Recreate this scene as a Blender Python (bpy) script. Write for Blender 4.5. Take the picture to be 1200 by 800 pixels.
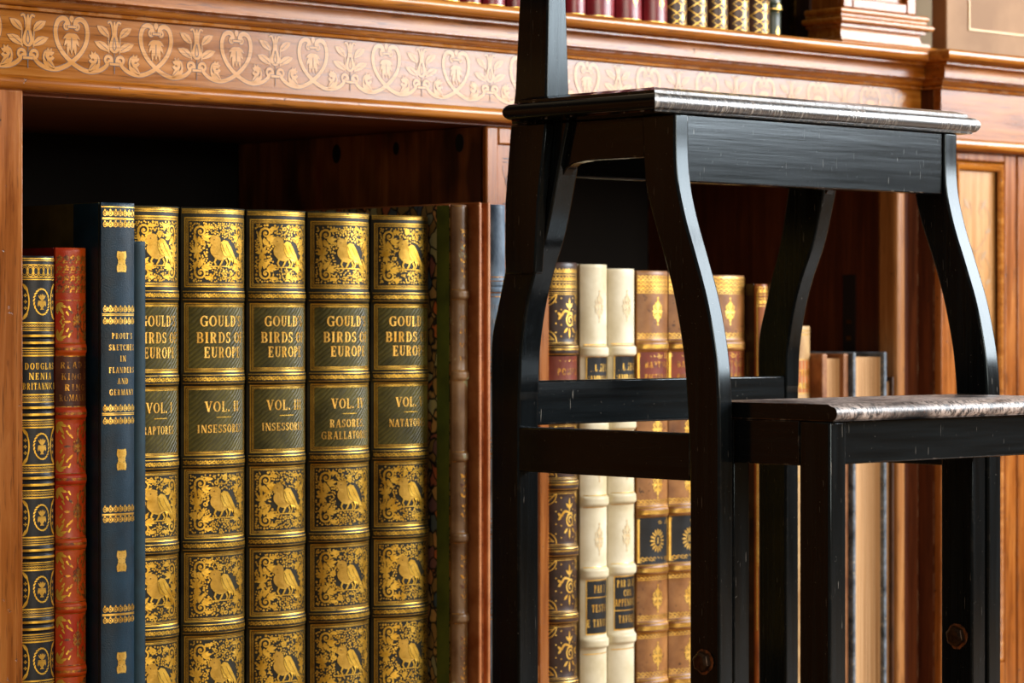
import bpy, bmesh, math, random
from mathutils.geometry import tessellate_polygon
from mathutils import Vector
for o in list(bpy.data.objects): bpy.data.objects.remove(o)
SC = bpy.context.scene
COL = SC.collection
PI = math.pi
# ------------------------------------------------------------------ camera, world, light, exposure
cam = bpy.data.objects.new('camera', bpy.data.cameras.new('camera'))
COL.objects.link(cam); SC.camera = cam
cam.location = (-.2513, -.404, .603)
cam.rotation_euler = (PI/2, 0, -math.radians(43.3))
cam.data.sensor_width = 36; cam.data.lens = 100.3
cam.data.shift_y = -.01833
cam.data.clip_start = .05
cam.data.dof.use_dof = True; cam.data.dof.focus_distance = 2.66; cam.data.dof.aperture_fstop = 11
SC.view_settings.view_transform = 'Standard'; SC.view_settings.look = 'None'
SC.view_settings.exposure = 0.0; SC.view_settings.gamma = 1; SC.view_settings.use_curve_mapping = False
w = bpy.data.worlds.new('world'); SC.world = w; w.use_nodes = True
w.node_tree.nodes['Background'].inputs[0].default_value = (1.0, .91, .80, 1)
w.node_tree.nodes['Background'].inputs[1].default_value = .20
def area(name, loc, rot, sx, sy, watts, col):
    l = bpy.data.lights.new(name, 'AREA'); l.shape = 'RECTANGLE'; l.size = sx; l.size_y = sy; l.energy = watts; l.color = col
    o = bpy.data.objects.new(name, l); COL.objects.link(o); o.location = loc; o.rotation_euler = rot
    return o
# daylight through the tall windows of the right-hand wall
area('window_daylight', (4.85, -.62, 2.0), (0, PI/2, 0), 1.8, 3.05, 420, (.94, .97, 1.0))
# added soft fill to brighten the left, in a made-up window behind the camera
area('front_fill_light', (1.9, -4.3, 1.95), (-PI/2, 0, PI), 2.0, 1.9, 170, (1.0, .90, .76))

# ------------------------------------------------------------------ materials
def lin(h):
    v = [int(h[i:i+2], 16)/255 for i in (0, 2, 4)]
    return tuple(x/12.92 if x <= .04045 else ((x+.055)/1.055)**2.4 for x in v) + (1,)
class NT:
    def __init__(s, name):
        s.m = bpy.data.materials.new(name); s.m.use_nodes = True
        s.t = s.m.node_tree; s.b = s.t.nodes['Principled BSDF']
        s.co = s.n('ShaderNodeTexCoord').outputs['Object']
    def n(s, typ, **kw):
        nd = s.t.nodes.new(typ)
        for k, v in kw.items(): setattr(nd, k, v)
        return nd
    def put(s, sock, v):
        if isinstance(v, bpy.types.NodeSocket): s.t.links.new(v, sock)
        else: sock.default_value = v
    def map(s, scale, rot=(0, 0, 0), src=None):
        m = s.n('ShaderNodeMapping'); s.put(m.inputs['Vector'], src or s.co)
        m.inputs['Scale'].default_value = scale; m.inputs['Rotation'].default_value = rot
        return m.outputs[0]
    def noise(s, vec, scale=1, detail=4, rough=.55, dist=0, rnd=False):
        n = s.n('ShaderNodeTexNoise'); s.put(n.inputs['Vector'], vec)
        n.inputs['Scale'].default_value = scale; n.inputs['Detail'].default_value = detail
        n.inputs['Roughness'].default_value = rough; n.inputs['Distortion'].default_value = dist
        if rnd:
            n.noise_dimensions = '4D'; oi = s.n('ShaderNodeObjectInfo')
            s.put(n.inputs['W'], s.math('MULTIPLY', oi.outputs['Random'], 37.0))
        return n.outputs['Fac']
    def voro(s, vec, scale=1, feature='F1', out='Distance'):
        n = s.n('ShaderNodeTexVoronoi', feature=feature); s.put(n.inputs['Vector'], vec); n.inputs['Scale'].default_value = scale
        return n.outputs[out]
    def math(s, op, a, b=0.0, c=0.0):
        n = s.n('ShaderNodeMath', operation=op)
        for i, v in enumerate((a, b, c)): s.put(n.inputs[i], v)
        return n.outputs[0]
    def ramp(s, fac, stops):
        n = s.n('ShaderNodeValToRGB'); s.put(n.inputs[0], fac); e = n.color_ramp.elements
        while len(e) < len(stops): e.new(.5)
        for i, (p, c) in enumerate(stops):
            e[i].position = p; e[i].color = c if isinstance(c, tuple) else (lin(c) if isinstance(c, str) else (c, c, c, 1))
        return n.outputs[0]
    def mix(s, f, a, b):
        n = s.n('ShaderNodeMix', data_type='RGBA')
        s.put(n.inputs[0], f); s.put(n.inputs[6], a); s.put(n.inputs[7], b)
        return n.outputs[2]
    def bump(s, h, strength=.3, dist=.001):
        n = s.n('ShaderNodeBump'); n.inputs['Strength'].default_value = strength; n.inputs['Distance'].default_value = dist
        s.put(n.inputs['Height'], h); s.put(s.b.inputs['Normal'], n.outputs[0]); return n.outputs[0]
    def edge(s, radius, lo, hi):
        b = s.n('ShaderNodeBevel', samples=4); b.inputs['Radius'].default_value = radius
        g = s.n('ShaderNodeNewGeometry'); d = s.n('ShaderNodeVectorMath', operation='DOT_PRODUCT')
        s.put(d.inputs[0], b.outputs[0]); s.put(d.inputs[1], g.outputs['Normal'])
        r = s.n('ShaderNodeMapRange'); s.put(r.inputs[0], d.outputs['Value'])
        r.inputs[1].default_value = hi; r.inputs[2].default_value = lo
        return r.outputs[0]
    def end(s, col, rough, metal=0, spec=.5, coat=0, coatr=.2):
        s.put(s.b.inputs['Base Color'], col); s.put(s.b.inputs['Roughness'], rough)
        s.b.inputs['Metallic'].default_value = metal; s.b.inputs['Specular IOR Level'].default_value = spec
        s.b.inputs['Coat Weight'].default_value = coat; s.b.inputs['Coat Roughness'].default_value = coatr
        return s.m
def wood(name, dark, mid, light, axis='X', rough=.30, coat=.0, wear=True, dents=.25, grime='2a1508', bmp=.35, spec=.4):
    t = NT(name)
    sc = {'X': (5, 90, 90), 'Y': (90, 5, 90), 'Z': (90, 90, 5)}[axis]
    g = t.noise(t.map(sc), 1, 6, .65, .6)
    c = t.ramp(g, [(.28, dark), (.5, mid), (.75, light)])
    big = t.noise(t.co, 5, 3)
    c = t.mix(t.math('MULTIPLY', t.ramp(big, [(.42, 0.0), (.7, 1.0)]), .4), c, lin(dark))
    pores = t.ramp(t.noise(t.map(tuple(x*5 for x in sc)), 1, 2), [(.60, 0.0), (.68, 1.0)])
    c = t.mix(t.math('MULTIPLY', pores, .5), c, lin(grime))
    knocks = t.ramp(t.noise(t.co, 110, 3), [(.70, 0.0), (.74, 1.0)])
    c = t.mix(t.math('MULTIPLY', knocks, .7), c, lin(grime))
    if wear:
        e = t.math('MULTIPLY', t.edge(.0022, .90, .99), t.ramp(t.noise(t.co, 70, 4), [(.46, 0.0), (.58, 1.0)]))
        c = t.mix(t.math('MULTIPLY', e, .55), c, lin('d8b088'))
    h = t.math('SUBTRACT', t.math('MULTIPLY', g, .4), t.math('MULTIPLY', knocks, dents*4))
    t.bump(h, bmp, .0012)
    return t.end(c, t.math('MULTIPLY_ADD', g, .2, rough-.1), 0, spec, coat, .18)
def leather(name, c1, c2, spot=None, scale=35, rough=.45, grain=1100, bump=.25, spots=(.62, .68), sscale=220, coat=0, vert=False, hatch=False):
    t = NT(name)
    v = t.map((1, 1, .35)) if vert else t.co
    f = t.noise(v, scale, 5, .6, rnd=True)
    c = t.ramp(f, [(.33, c1), (.67, c2)])
    if spot:
        c = t.mix(t.math('MULTIPLY', t.ramp(t.noise(t.co, sscale, 3, .6, rnd=True), [(spots[0], 0.0), (spots[1], 1.0)]), .85), c, lin(spot))
    gr = t.noise(t.co, grain, 2)
    if hatch:
        wv = t.n('ShaderNodeTexWave', wave_type='BANDS', bands_direction='DIAGONAL')
        t.put(wv.inputs['Vector'], t.map((1, .15, -1))); wv.inputs['Scale'].default_value = 120; wv.inputs['Distortion'].default_value = 2.5
        wv.inputs['Detail'].default_value = 1
        gr = t.math('MULTIPLY', wv.outputs['Fac'], 1.0)
        c = t.mix(t.math('MULTIPLY', gr, .6), c, lin(c1))
    t.bump(gr, bump, .0008)
    return t.end(c, t.math('MULTIPLY_ADD', f, .2, rough-.1), 0, .3, coat*.5, .25)
def gold(name, c1, c2, wornto, worn=(.30, .40), rough=.36, scale=140):
    t = NT(name)
    c = t.ramp(t.noise(t.co, 90, 3, rnd=True), [(.3, c1), (.7, c2)])
    wear = t.ramp(t.noise(t.co, scale, 4, .7, rnd=True), [(worn[0], 1.0), (worn[1], 0.0)])
    c = t.mix(wear, c, lin(wornto))
    t.put(t.b.inputs['Metallic'], t.math('MULTIPLY_ADD', wear, -.85, .95))
    t.bump(t.noise(t.co, 500, 2), .25, .0006)
    t.put(t.b.inputs['Base Color'], c); t.b.inputs['Roughness'].default_value = rough
    return t.m
def ebony(name, scuff=.5, axis='X', brown=.25):
    t = NT(name)
    sc = {'X': (6, 160, 160), 'Y': (160, 6, 160), 'Z': (160, 160, 6)}[axis]
    g = t.noise(t.map(sc), 1, 5, .6)
    c = t.ramp(g, [(.3, '0a0c0d'), (.7, '151a1d')])
    sp = t.ramp(t.noise(t.co, 420, 2), [(.74, 0.0), (.77, 1.0)])
    c = t.mix(t.math('MULTIPLY', sp, .5), c, lin('8d8880'))
    msk = t.ramp(t.noise(t.co, 14, 2), [(.42, 0.0), (.58, 1.0)])
    s1 = t.ramp(t.noise(t.map((620, 620, 45), (0, .5, 0)), 1, 1), [(.765, 0.0), (.79, 1.0)])
    s2 = t.ramp(t.noise(t.map((560, 560, 50), (0, -.8, .3)), 1, 1), [(.77, 0.0), (.79, 1.0)])
    c = t.mix(t.math('MULTIPLY', t.math('MULTIPLY', t.math('MAXIMUM', s1, s2), msk), scuff), c, lin('a9a49b'))
    e = t.edge(.0016, .86, .985)
    e1 = t.math('MULTIPLY', e, t.ramp(t.noise(t.co, 45, 5, .65), [(.45, 0.0), (.6, 1.0)]))
    c = t.mix(t.math('MULTIPLY', e1, .75), c, lin('7a4a22'))
    e2 = t.math('MULTIPLY', e, t.ramp(t.noise(t.co, 90, 4), [(.58, 0.0), (.66, 1.0)]))
    c = t.mix(t.math('MULTIPLY', e2, .8), c, lin('c9bfae'))
    t.bump(g, .10, .0005)
    t.b.inputs['Specular Tint'].default_value = (.72, .90, 1, 1)
    return t.end(c, t.math('MULTIPLY_ADD', g, .10, .09), 0, .24, 0, .12)
def plain(name, h, rough=.5, metal=0, var=.0, h2=None, scale=40, bump=0):
    t = NT(name); c = lin(h)
    if h2: c = t.ramp(t.noise(t.co, scale, 4), [(.35, h), (.65, h2)])
    if bump: t.bump(t.noise(t.co, scale*6, 3), bump, .001)
    return t.end(c, rough, metal)
WOOD = wood('walnut_horizontal', '6e360a', '9c5a1c', 'ba7834')
WOODZ = wood('walnut_vertical', '6e360c', '9a581f', 'b87634', 'Z', .24)
MOULD = wood('moulding_walnut', '7a3f0c', 'ae6a20', 'ce8c3c', 'X', .25, .2, dents=.6, spec=.32)
INLAY = wood('pale_inlay', 'b27a3c', 'c89054', 'd8a46c', 'X', .19, .0, wear=False, grime='8a5a2c', bmp=.1, spec=.32)
INK = plain('inlay_dark_line', '2a2420', .45)
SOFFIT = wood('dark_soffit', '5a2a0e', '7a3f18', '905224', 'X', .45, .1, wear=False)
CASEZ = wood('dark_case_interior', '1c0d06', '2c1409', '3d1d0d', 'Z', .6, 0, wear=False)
JAMB = wood('red_brown_jamb', '3c1a0a', '5a2a10', '7a3f1a', 'Z', .42, .2)
def pine():
    t = NT('rough_red_pine')
    g = t.noise(t.map((40, 40, 3), (.0, 0, 0)), 1, 6, .65, .8)
    c = t.ramp(g, [(.25, '5a2c14'), (.5, 'a8602c'), (.7, 'c87e3e'), (.85, 'e0a060')])
    b = t.noise(t.map((1, 6, 2.5)), 2.2, 3, .5)
    c = t.mix(t.ramp(b, [(.45, 0.0), (.62, .85)]), c, lin('2a120a'))
    r = t.noise(t.map((1, 9, 2)), 2.0, 2); c = t.mix(t.math('MULTIPLY', t.ramp(r, [(.58, 0.0), (.7, 1.0)]), .6), c, lin('8a1c20'))
    t.bump(g, .4, .001)
    return t.end(c, .55)
PINE = pine()
BLACK = ebony('ebonised_wood_horizontal'); BLACKZ = ebony('ebonised_wood_vertical', .35, 'Z'); BLACKY = ebony('ebonised_wood_depth', .2, 'Y')
def nosing():
    t = NT('scuffed_ebonised_nosing')
    g = t.noise(t.map((6, 160, 160)), 1, 5)
    c = t.ramp(g, [(.3, '101214'), (.7, '23272a')])
    s = t.ramp(t.noise(t.map((430, 60, 60), (0, .5, .3)), 1, 3, .6), [(.50, 0.0), (.62, 1.0)])
    area_ = t.ramp(t.noise(t.co, 11, 3), [(.40, 0.0), (.58, 1.0)])
    c = t.mix(t.math('MULTIPLY', t.math('MULTIPLY', s, area_), .8), c, lin('b9b3aa'))
    br = t.ramp(t.noise(t.map((300, 80, 80)), 1, 3), [(.60, 0.0), (.68, 1.0)])
    c = t.mix(t.math('MULTIPLY', t.math('MULTIPLY', br, area_), .6), c, lin('6b4630'))
    t.bump(t.math('MULTIPLY', t.math('MULTIPLY', s, area_), -1.0), .7, .0012)
    return t.end(c, t.math('MULTIPLY_ADD', g, .25, .22), 0, 1.0, .5, .2)
NOSE = nosing()
def worntop():
    t = NT('worn_tread_nosing')
    f = t.noise(t.map((240, 130, 130), (0, .5, .3)), 1, 5, .7)
    a = t.ramp(t.noise(t.co, 9, 3), [(.36, 0.0), (.5, 1.0)])
    c = t.mix(t.math('MULTIPLY', t.ramp(f, [(.42, 0.0), (.55, 1.0)]), a), lin('14161a'), lin('bdaea6'))
    c = t.mix(t.ramp(t.noise(t.co, 330, 3), [(.56, 0.0), (.64, .8)]), c, lin('4a3024'))
    t.bump(f, .6, .0015)
    return t.end(c, .4, 0, .5, .1)
WORN = worntop()
STEEL = plain('dark_iron', '2a2018', .4, .8, h2='4a382a', scale=200)
BRASSM = plain('aged_brass', 'a0763a', .35, 1, h2='5a4220', scale=120)
CHIPPED = plain('chipped_bare_wood', '9a5a2c', .6, 0, h2='3a2010', scale=260)
GILT = gold('gilt_tooling', 'c0902a', 'e8bc50', '2a240e', (.29, .37), .42)
GILTM = gold('gilt_flat', 'a88030', 'd0a44a', '3a300f', (.24, .30), .45)
GILTF = gold('faded_gilt', 'b87a28', 'd8a048', '5a2c10', (.42, .56), .42)
GILTW = gold('bright_gilt', 'd8a23a', 'f8d070', '4a3014', (.25, .33), .36)
GILTL = gold('gilt_lettering', 'c08c34', 'e4b860', '4a3c18', (.27, .36), .42)
PAPER = plain('page_edges', 'b89468', .8, h2='8f6a42', scale=60)
def pages(axis='X'):
    t = NT('leafed_page_edges')
    f = t.noise(t.map((900, 4, 4)), 1, 3)
    c = t.ramp(f, [(.3, '8a6238'), (.5, 'b98d5c'), (.75, 'd3b083')])
    t.bump(f, .5, .001); return t.end(c, .75)
PAGES = pages()
def marbled():
    t = NT('marbled_paper')
    wv = t.n('ShaderNodeVectorMath', operation='ADD'); t.put(wv.inputs[0], t.co)
    nz = t.n('ShaderNodeTexNoise'); t.put(nz.inputs['Vector'], t.co); nz.inputs['Scale'].default_value = 40
    sc = t.n('ShaderNodeVectorMath', operation='SCALE'); t.put(sc.inputs[0], nz.outputs['Color']); sc.inputs['Scale'].default_value = .02
    t.put(wv.inputs[1], sc.outputs[0])
    vec = t.map((1, 1.3, .8), src=wv.outputs[0])
    d = t.voro(vec, 75, 'DISTANCE_TO_EDGE')
    cc = t.n('ShaderNodeSeparateColor'); t.put(cc.inputs[0], t.voro(vec, 75, 'F1', 'Color'))
    cell = t.ramp(cc.outputs[0], [(.2, 'a88a50'), (.4, 'e0b870'), (.6, 'e07a3c'), (.8, '4a6478'), (.95, 'c8c890')])
    c = t.mix(t.ramp(d, [(.03, 1.0), (.10, 0.0)]), cell, lin('1c242c'))
    return t.end(c, .5)
MARBLE = marbled()
# ------------------------------------------------------------------ mesh helpers
class MB:
    def __init__(s): s.v = []; s.f = []; s.m = []
    def add(s, vs, fs, m=0):
        b = len(s.v); s.v += [tuple(v) for v in vs]; s.f += [tuple(i+b for i in f) for f in fs]
        s.m += [m]*len(fs) if isinstance(m, int) else m
        return s
    def box(s, x0, x1, y0, y1, z0, z1, m=0):
        return s.add([(x, y, z) for z in (z0, z1) for y in (y0, y1) for x in (x0, x1)],
                     [(0, 2, 3, 1), (4, 5, 7, 6), (0, 1, 5, 4), (2, 6, 7, 3), (0, 4, 6, 2), (1, 3, 7, 5)], m)
    def loft(s, rings, m=0, caps=True):
        n = len(rings[0]); vs = [p for r in rings for p in r]
        fs = [(i*n+j, i*n+(j+1) % n, (i+1)*n+(j+1) % n, (i+1)*n+j) for i in range(len(rings)-1) for j in range(n)]
        if caps: fs += [tuple(range(n))[::-1], tuple(range((len(rings)-1)*n, len(rings)*n))]
        return s.add(vs, fs, m)
    def build(s, name, mats, parent=None, bevel=0, angle=40, loc=None, seg=2):
        off = Vector(loc) if loc else (parent_loc(parent) if parent else Vector((0, 0, 0)))
        me = bpy.data.meshes.new(name); me.from_pydata([tuple(Vector(v)-off) for v in s.v], [], s.f)
        for mt in (mats if isinstance(mats, (list, tuple)) else [mats]): me.materials.append(mt)
        me.polygons.foreach_set('material_index', s.m)
        bm = bmesh.new(); bm.from_mesh(me)
        if len(s.f) < 4000: bmesh.ops.recalc_face_normals(bm, faces=bm.faces)
        ca = math.radians(angle)
        for f in bm.faces: f.smooth = True
        for e in bm.edges:
            if len(e.link_faces) == 2: e.smooth = e.calc_face_angle(0) < ca
        bm.to_mesh(me); bm.free()
        o = bpy.data.objects.new(name, me); COL.objects.link(o)
        if parent: o.parent = parent
        elif loc: o.location = loc
        if bevel:
            b = o.modifiers.new('bevel', 'BEVEL'); b.width = bevel; b.segments = seg; b.limit_method = 'ANGLE'; b.angle_limit = math.radians(35)
            b.harden_normals = False
        return o
def parent_loc(p):
    v = Vector((0, 0, 0))
    while p: v += p.location; p = p.parent
    return v
def thing(name, label, cat, loc, group=None):
    o = bpy.data.objects.new(name, None); COL.objects.link(o); o.location = loc; o.empty_display_size = .05
    o['label'] = label; o['category'] = cat
    if group: o['group'] = group
    return o
def sweep(path, prof, n0=None, n1=None):
    """mitred moulding along an xy path; prof = closed list of (out, z); out grows to the right of travel"""
    P = [Vector(p) for p in path]; rings = []
    nor = [Vector(((b-a).y, -(b-a).x)).normalized() for a, b in zip(P, P[1:])]
    for i, p in enumerate(P):
        if i == 0: m = Vector(n0) if n0 else nor[0]
        elif i == len(P)-1: m = Vector(n1) if n1 else nor[-1]
        else: m = (nor[i-1]+nor[i])/(1+nor[i-1].dot(nor[i]))
        rings.append([(p.x+m.x*o, p.y+m.y*o, z) for o, z in prof])
    return rings
def arc(cx, cz, r, a0, a1, n=8):
    return [(cx+r*math.cos(math.radians(a0+(a1-a0)*i/n)), cz+r*math.sin(math.radians(a0+(a1-a0)*i/n))) for i in range(n+1)]
def cr(pts, n=6):
    P = [pts[0]]+list(pts)+[pts[-1]]; out = []
    for i in range(1, len(P)-2):
        for k in range(n):
            t = k/n; r = []
            for a, b, c, d in zip(P[i-1], P[i], P[i+1], P[i+2]):
                r.append(.5*(2*b+(c-a)*t+(2*a-5*b+4*c-d)*t*t+(3*b-a-3*c+d)*t**3))
            out.append(tuple(r))
    out.append(tuple(pts[-1])); return out
# ------------------------------------------------------------------ flat ornament (polygons in u, v), later laid on a face or a spine
class Art:
    def __init__(s): s.p = []
    def poly(s, pts, m=1, l=.0003):
        a = sum(p[0]*q[1]-q[0]*p[1] for p, q in zip(pts, pts[1:]+pts[:1]))
        s.p.append((list(pts) if a > 0 else list(pts)[::-1], m, l))
    def rect(s, u0, v0, u1, v1, m=1, l=.0003): s.poly([(u0, v0), (u1, v0), (u1, v1), (u0, v1)], m, l)
    def strip(s, pts, w0, w1=None, m=1, l=.0003, grow=0):
        w1 = w0 if w1 is None else w1; n = len(pts); L = []
        for i, p in enumerate(pts):
            a = pts[max(0, i-1)]; b = pts[min(n-1, i+1)]; dx, dy = b[0]-a[0], b[1]-a[1]; d = math.hypot(dx, dy) or 1
            w = (w0+(w1-w0)*i/max(1, n-1)+grow)/2
            L.append(((p[0]-dy/d*w, p[1]+dx/d*w), (p[0]+dy/d*w, p[1]-dx/d*w)))
        for (a, b), (c, d) in zip(L, L[1:]): s.poly([a, b, d, c], m, l)
    def ell(s, u, v, ru, rv=None, m=1, l=.0003, n=10):
        rv = rv or ru; s.poly([(u+ru*math.cos(2*PI*i/n), v+rv*math.sin(2*PI*i/n)) for i in range(n)], m, l)
    def ring(s, u, v, ru, rv, w, m=1, l=.0003, n=20, a0=0, a1=360):
        s.strip([(u+ru*math.cos(math.radians(a0+(a1-a0)*i/n)), v+rv*math.sin(math.radians(a0+(a1-a0)*i/n))) for i in range(n+1)], w, None, m, l)
    def leaf(s, u, v, ang, L, W, m=1, l=.0003, bend=0, grow=0):
        ca, sa = math.cos(math.radians(ang)), math.sin(math.radians(ang)); pts = []
        for t, ww in ((0, .25), (.25, .8), (.5, 1), (.75, .75), (1, 0), (.75, -.75), (.5, -1), (.25, -.8), (0, -.25)):
            x = t*L+(grow if t == 1 else 0); y = ww*(W/2+grow*.7)+bend*t*t*L; pts.append((u+x*ca-y*sa, v+x*sa+y*ca))
        s.poly(pts, m, l)
    def flower(s, u, v, r, n=5, a0=90, m=1, l=.0003):
        for i in range(n):
            a = math.radians(a0+360*i/n); s.ell(u+math.cos(a)*r*.62, v+math.sin(a)*r*.62, r*.36, None, m, l, 6)
        s.ell(u, v, r*.27, None, m, l, 6)
    def spiral(s, u, v, r0, r1, a0, turns, w0, w1, m=1, l=.0003, grow=0, n=16):
        s.strip([(u+(r0+(r1-r0)*i/n)*math.cos(math.radians(a0+360*turns*i/n)), v+(r0+(r1-r0)*i/n)*math.sin(math.radians(a0+360*turns*i/n))) for i in range(n+1)], w0, w1, m, l, grow)
    def frame(s, u0, u1, v0, v1, lines=((0, .0012), (.0021, .0006), (.0033, .0006)), m=1, l=.0003):
        for o, w in lines:
            a, b, c, d = u0+o, u1-o, v0+o, v1-o
            s.rect(a, c, b, c+w, m, l); s.rect(a, d-w, b, d, m, l); s.rect(a, c, a+w, d, m, l); s.rect(b-w, c, b, d, m, l)
    def put(s, o, u, v, su=1, sv=1, m=None, l=None):
        for p, mm, ll in o.p: s.poly([(u+x*su, v+y*sv) for x, y in p], mm if m is None else m, ll if l is None else l)
        return s
    def hline(s, v, u0, u1, w=.0008, m=1, l=.0003): s.rect(u0, v-w/2, u1, v+w/2, m, l)
    def row(s, o, v, u0, u1, n, m=None, l=None, su=1):
        for i in range(n): s.put(o, u0+(u1-u0)*(i+.5)/n, v, su, 1, m, l)
# ---- a small bold roman alphabet drawn with bars and bows
TK, TN, SR = .20, .075, .06
def bar(x, y0=0, y1=1, w=TK): return [(x, y0), (x+w, y0), (x+w, y1), (x, y1)]
def stem(x, y0=0, y1=1, w=TK): return [bar(x, y0, y1, w), [(x-.06, y0), (x+w+.06, y0), (x+w+.06, y0+SR), (x-.06, y0+SR)], [(x-.06, y1-SR), (x+w+.06, y1-SR), (x+w+.06, y1), (x-.06, y1)]]
def hb(x0, x1, y, w=TN): return [(x0, y), (x1, y), (x1, y+w), (x0, y+w)]
def dia(x0, y0, x1, y1, w): return [(x0, y0), (x0+w, y0), (x1+w, y1), (x1, y1)]
def bow(cx, cy, rx, ry, a0, a1, t=TK, n=10):
    q = []
    for i in range(n):
        A = [math.radians(a0+(a1-a0)*k/n) for k in (i, i+1)]
        o = [(cx+rx*math.cos(a), cy+ry*math.sin(a)) for a in A]; k = [(cx+(rx-t)*math.cos(a), cy+(ry-TN)*math.sin(a)) for a in A]
        q.append([o[0], o[1], k[1], k[0]])
    return q
def glyph(c):
    if c == ' ': return [], .35
    if c == '.': return [bar(.04, 0, .18, .18)], .28
    if c == "'": return [[(.04, 1), (.2, 1), (.1, .68)]], .24
    if c == '-': return [hb(.05, .4, .42, .1)], .45
    if c == 'I': return stem(.08), .40
    if c == 'L': return stem(.08)+[hb(.1, .62, 0), bar(.54, 0, .28, .08)], .68
    if c == 'E': return stem(.08)+[hb(.1, .62, 0), hb(.1, .62, 1-TN), hb(.2, .48, .47), bar(.54, 0, .26, .08), bar(.54, .76, 1, .08), bar(.42, .36, .64, .07)], .70
    if c == 'F': return stem(.08)+[hb(.1, .60, 1-TN), hb(.2, .46, .47), bar(.53, .74, 1, .08), bar(.4, .36, .64, .07)], .64
    if c == 'T': return stem(.25)+[hb(0, .7, 1-TN), bar(0, .72, 1, .08), bar(.62, .72, 1, .08)], .72
    if c == 'H': return stem(.08)+stem(.56)+[hb(.2, .6, .47)], .86
    if c == 'N': return stem(.08, w=.09)+stem(.66, w=.09)+[dia(.58, 0, .06, 1, .2)], .84
    if c == 'M': return stem(.06, w=.09)+stem(.8)+[dia(.42, 0, .1, 1, .17), dia(.44, 0, .76, 1, .09)], 1.08
    if c == 'V': return [dia(.3, 0, .02, 1, .2), dia(.34, 0, .62, 1, .08), hb(-.04, .3, .94, .06), hb(.52, .8, .94, .06)], .78
    if c == 'A': return [dia(.02, 0, .3, 1, .09), dia(.52, 0, .3, 1, .2), hb(.14, .56, .3), hb(-.04, .2, 0, .06), hb(.44, .8, 0, .06)], .78
    if c == 'X': return [dia(.48, 0, .02, 1, .2), dia(.02, 0, .5, 1, .09)], .72
    if c == 'K': return stem(.08)+[dia(.26, .42, .56, 1, .1), dia(.54, 0, .3, .55, .2)], .80
    if c == 'U': return [bar(.08, .28, 1), hb(0, .36, .94, .06), bar(.56, .28, 1, .09), hb(.48, .74, .94, .06)]+bow(.365, .3, .285, .3, 180, 360, .16), .76
    if c in 'PRBD':
        q = stem(.08)
        if c == 'D': q += [hb(.1, .36, 0), hb(.1, .36, 1-TN)]+bow(.34, .5, .42, .5, -90, 90)
        else:
            q += [hb(.1, .36, 1-TN), hb(.1, .36, .45)]+bow(.34, .725, .32, .275, -90, 90)
            if c == 'B': q += [hb(.1, .36, 0)]+bow(.36, .26, .34, .26, -90, 90)
            if c == 'R': q += [dia(.5, 0, .32, .47, .2)]
        return q, .80 if c in 'DR' else .74
    if c == 'O': return bow(.42, .5, .42, .5, 0, 360, n=16), .86
    if c in 'CG':
        q = bow(.42, .5, .42, .5, 45, 315, n=12)+[bar(.66, .68, .98, .08)]
        if c == 'G': q += [bar(.58, .04, .46, .19), hb(.48, .85, .42, .06)]
        else: q += [bar(.66, .04, .24, .08)]
        return q, .84
    if c == 'S': return bow(.31, .74, .27, .26, 30, 265, .16)+bow(.31, .27, .29, .27, 85, -150, .17)+[bar(.5, .7, .98, .07), bar(.03, .02, .3, .07)], .64
    if c == 'Y': return [bar(.28, 0, .5), dia(.28, .45, 0, 1, .2), dia(.36, .45, .6, 1, .09), hb(.18, .58, 0, .06)], .76
    return [bar(.08)], .4
def text(a, s, uc, v, h, width=None, m=1, l=.0004, gap=.10, k=.8):
    x = 0; Q = []
    for c in s:
        q, w_ = glyph(c); Q += [[(px+x, py) for px, py in p] for p in q]; x += w_+gap
    x -= gap; su = (width/x) if width else h*k
    for p in Q: a.poly([(uc+(px-x/2)*su, v+(py-.5)*h) for px, py in p], m, l)
# ---- gilt motifs
def bird():
    a = Art(); M_ = .001; G = 3
    P = lambda pts: [(x*M_, y*M_) for x, y in pts]
    a.poly(P(cr([(-14, -1), (-14.5, 4), (-11, 9), (-4, 11), (4, 9), (8, 2), (6, -5), (-2, -8), (-9, -6), (-14, -1)], 4)[:-1]), G, .0005)   # breast
    a.ell(-.009, .012, .0062, .0055, G, .0006, 14)
    a.poly(P([(-15, 12.5), (-17.5, 10), (-14, 10.5)]), G, .0005)
    a.poly(P([(-3, 10), (1, 13), (6, 11.5), (11, 5), (16, -3), (22.5, -12), (20, -11.5), (17.5, -9.5), (17.8, -13), (15.5, -10.5), (14.5, -7), (13, -10.5), (11, -7), (8, -8.5), (6, -5), (1, -3), (-2, 3)]), 1, .0008)
    a.strip(P([(-2, 9), (1, 2), (6, -4)]), .0005, .0003, 0, .0010)
    a.strip(P([(4, 8), (8, 1), (15, -7)]), .0004, .0003, 0, .0010)
    a.ell(-.0105, .0128, .0006, .0006, 0, .0010, 6)
    a.strip(P([(-8, -6), (-10, -10), (-8, -13.5)]), .0022, .0016, 1, .0005); a.strip(P([(0, -7), (-2, -11), (-4, -13.5)]), .0022, .0016, 1, .0005)
    a.strip(P([(4, -7), (6, -11), (4, -14)]), .002, .0014, 1, .0005); a.strip(P([(10, -7), (9, -11), (7, -14)]), .002, .0014, 1, .0005)
    a.strip(P([(-17, -14.5), (0, -14.2), (17, -14.8)]), .0012, .001, 1, .0005)
    return a
BIRD = bird()
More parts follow.
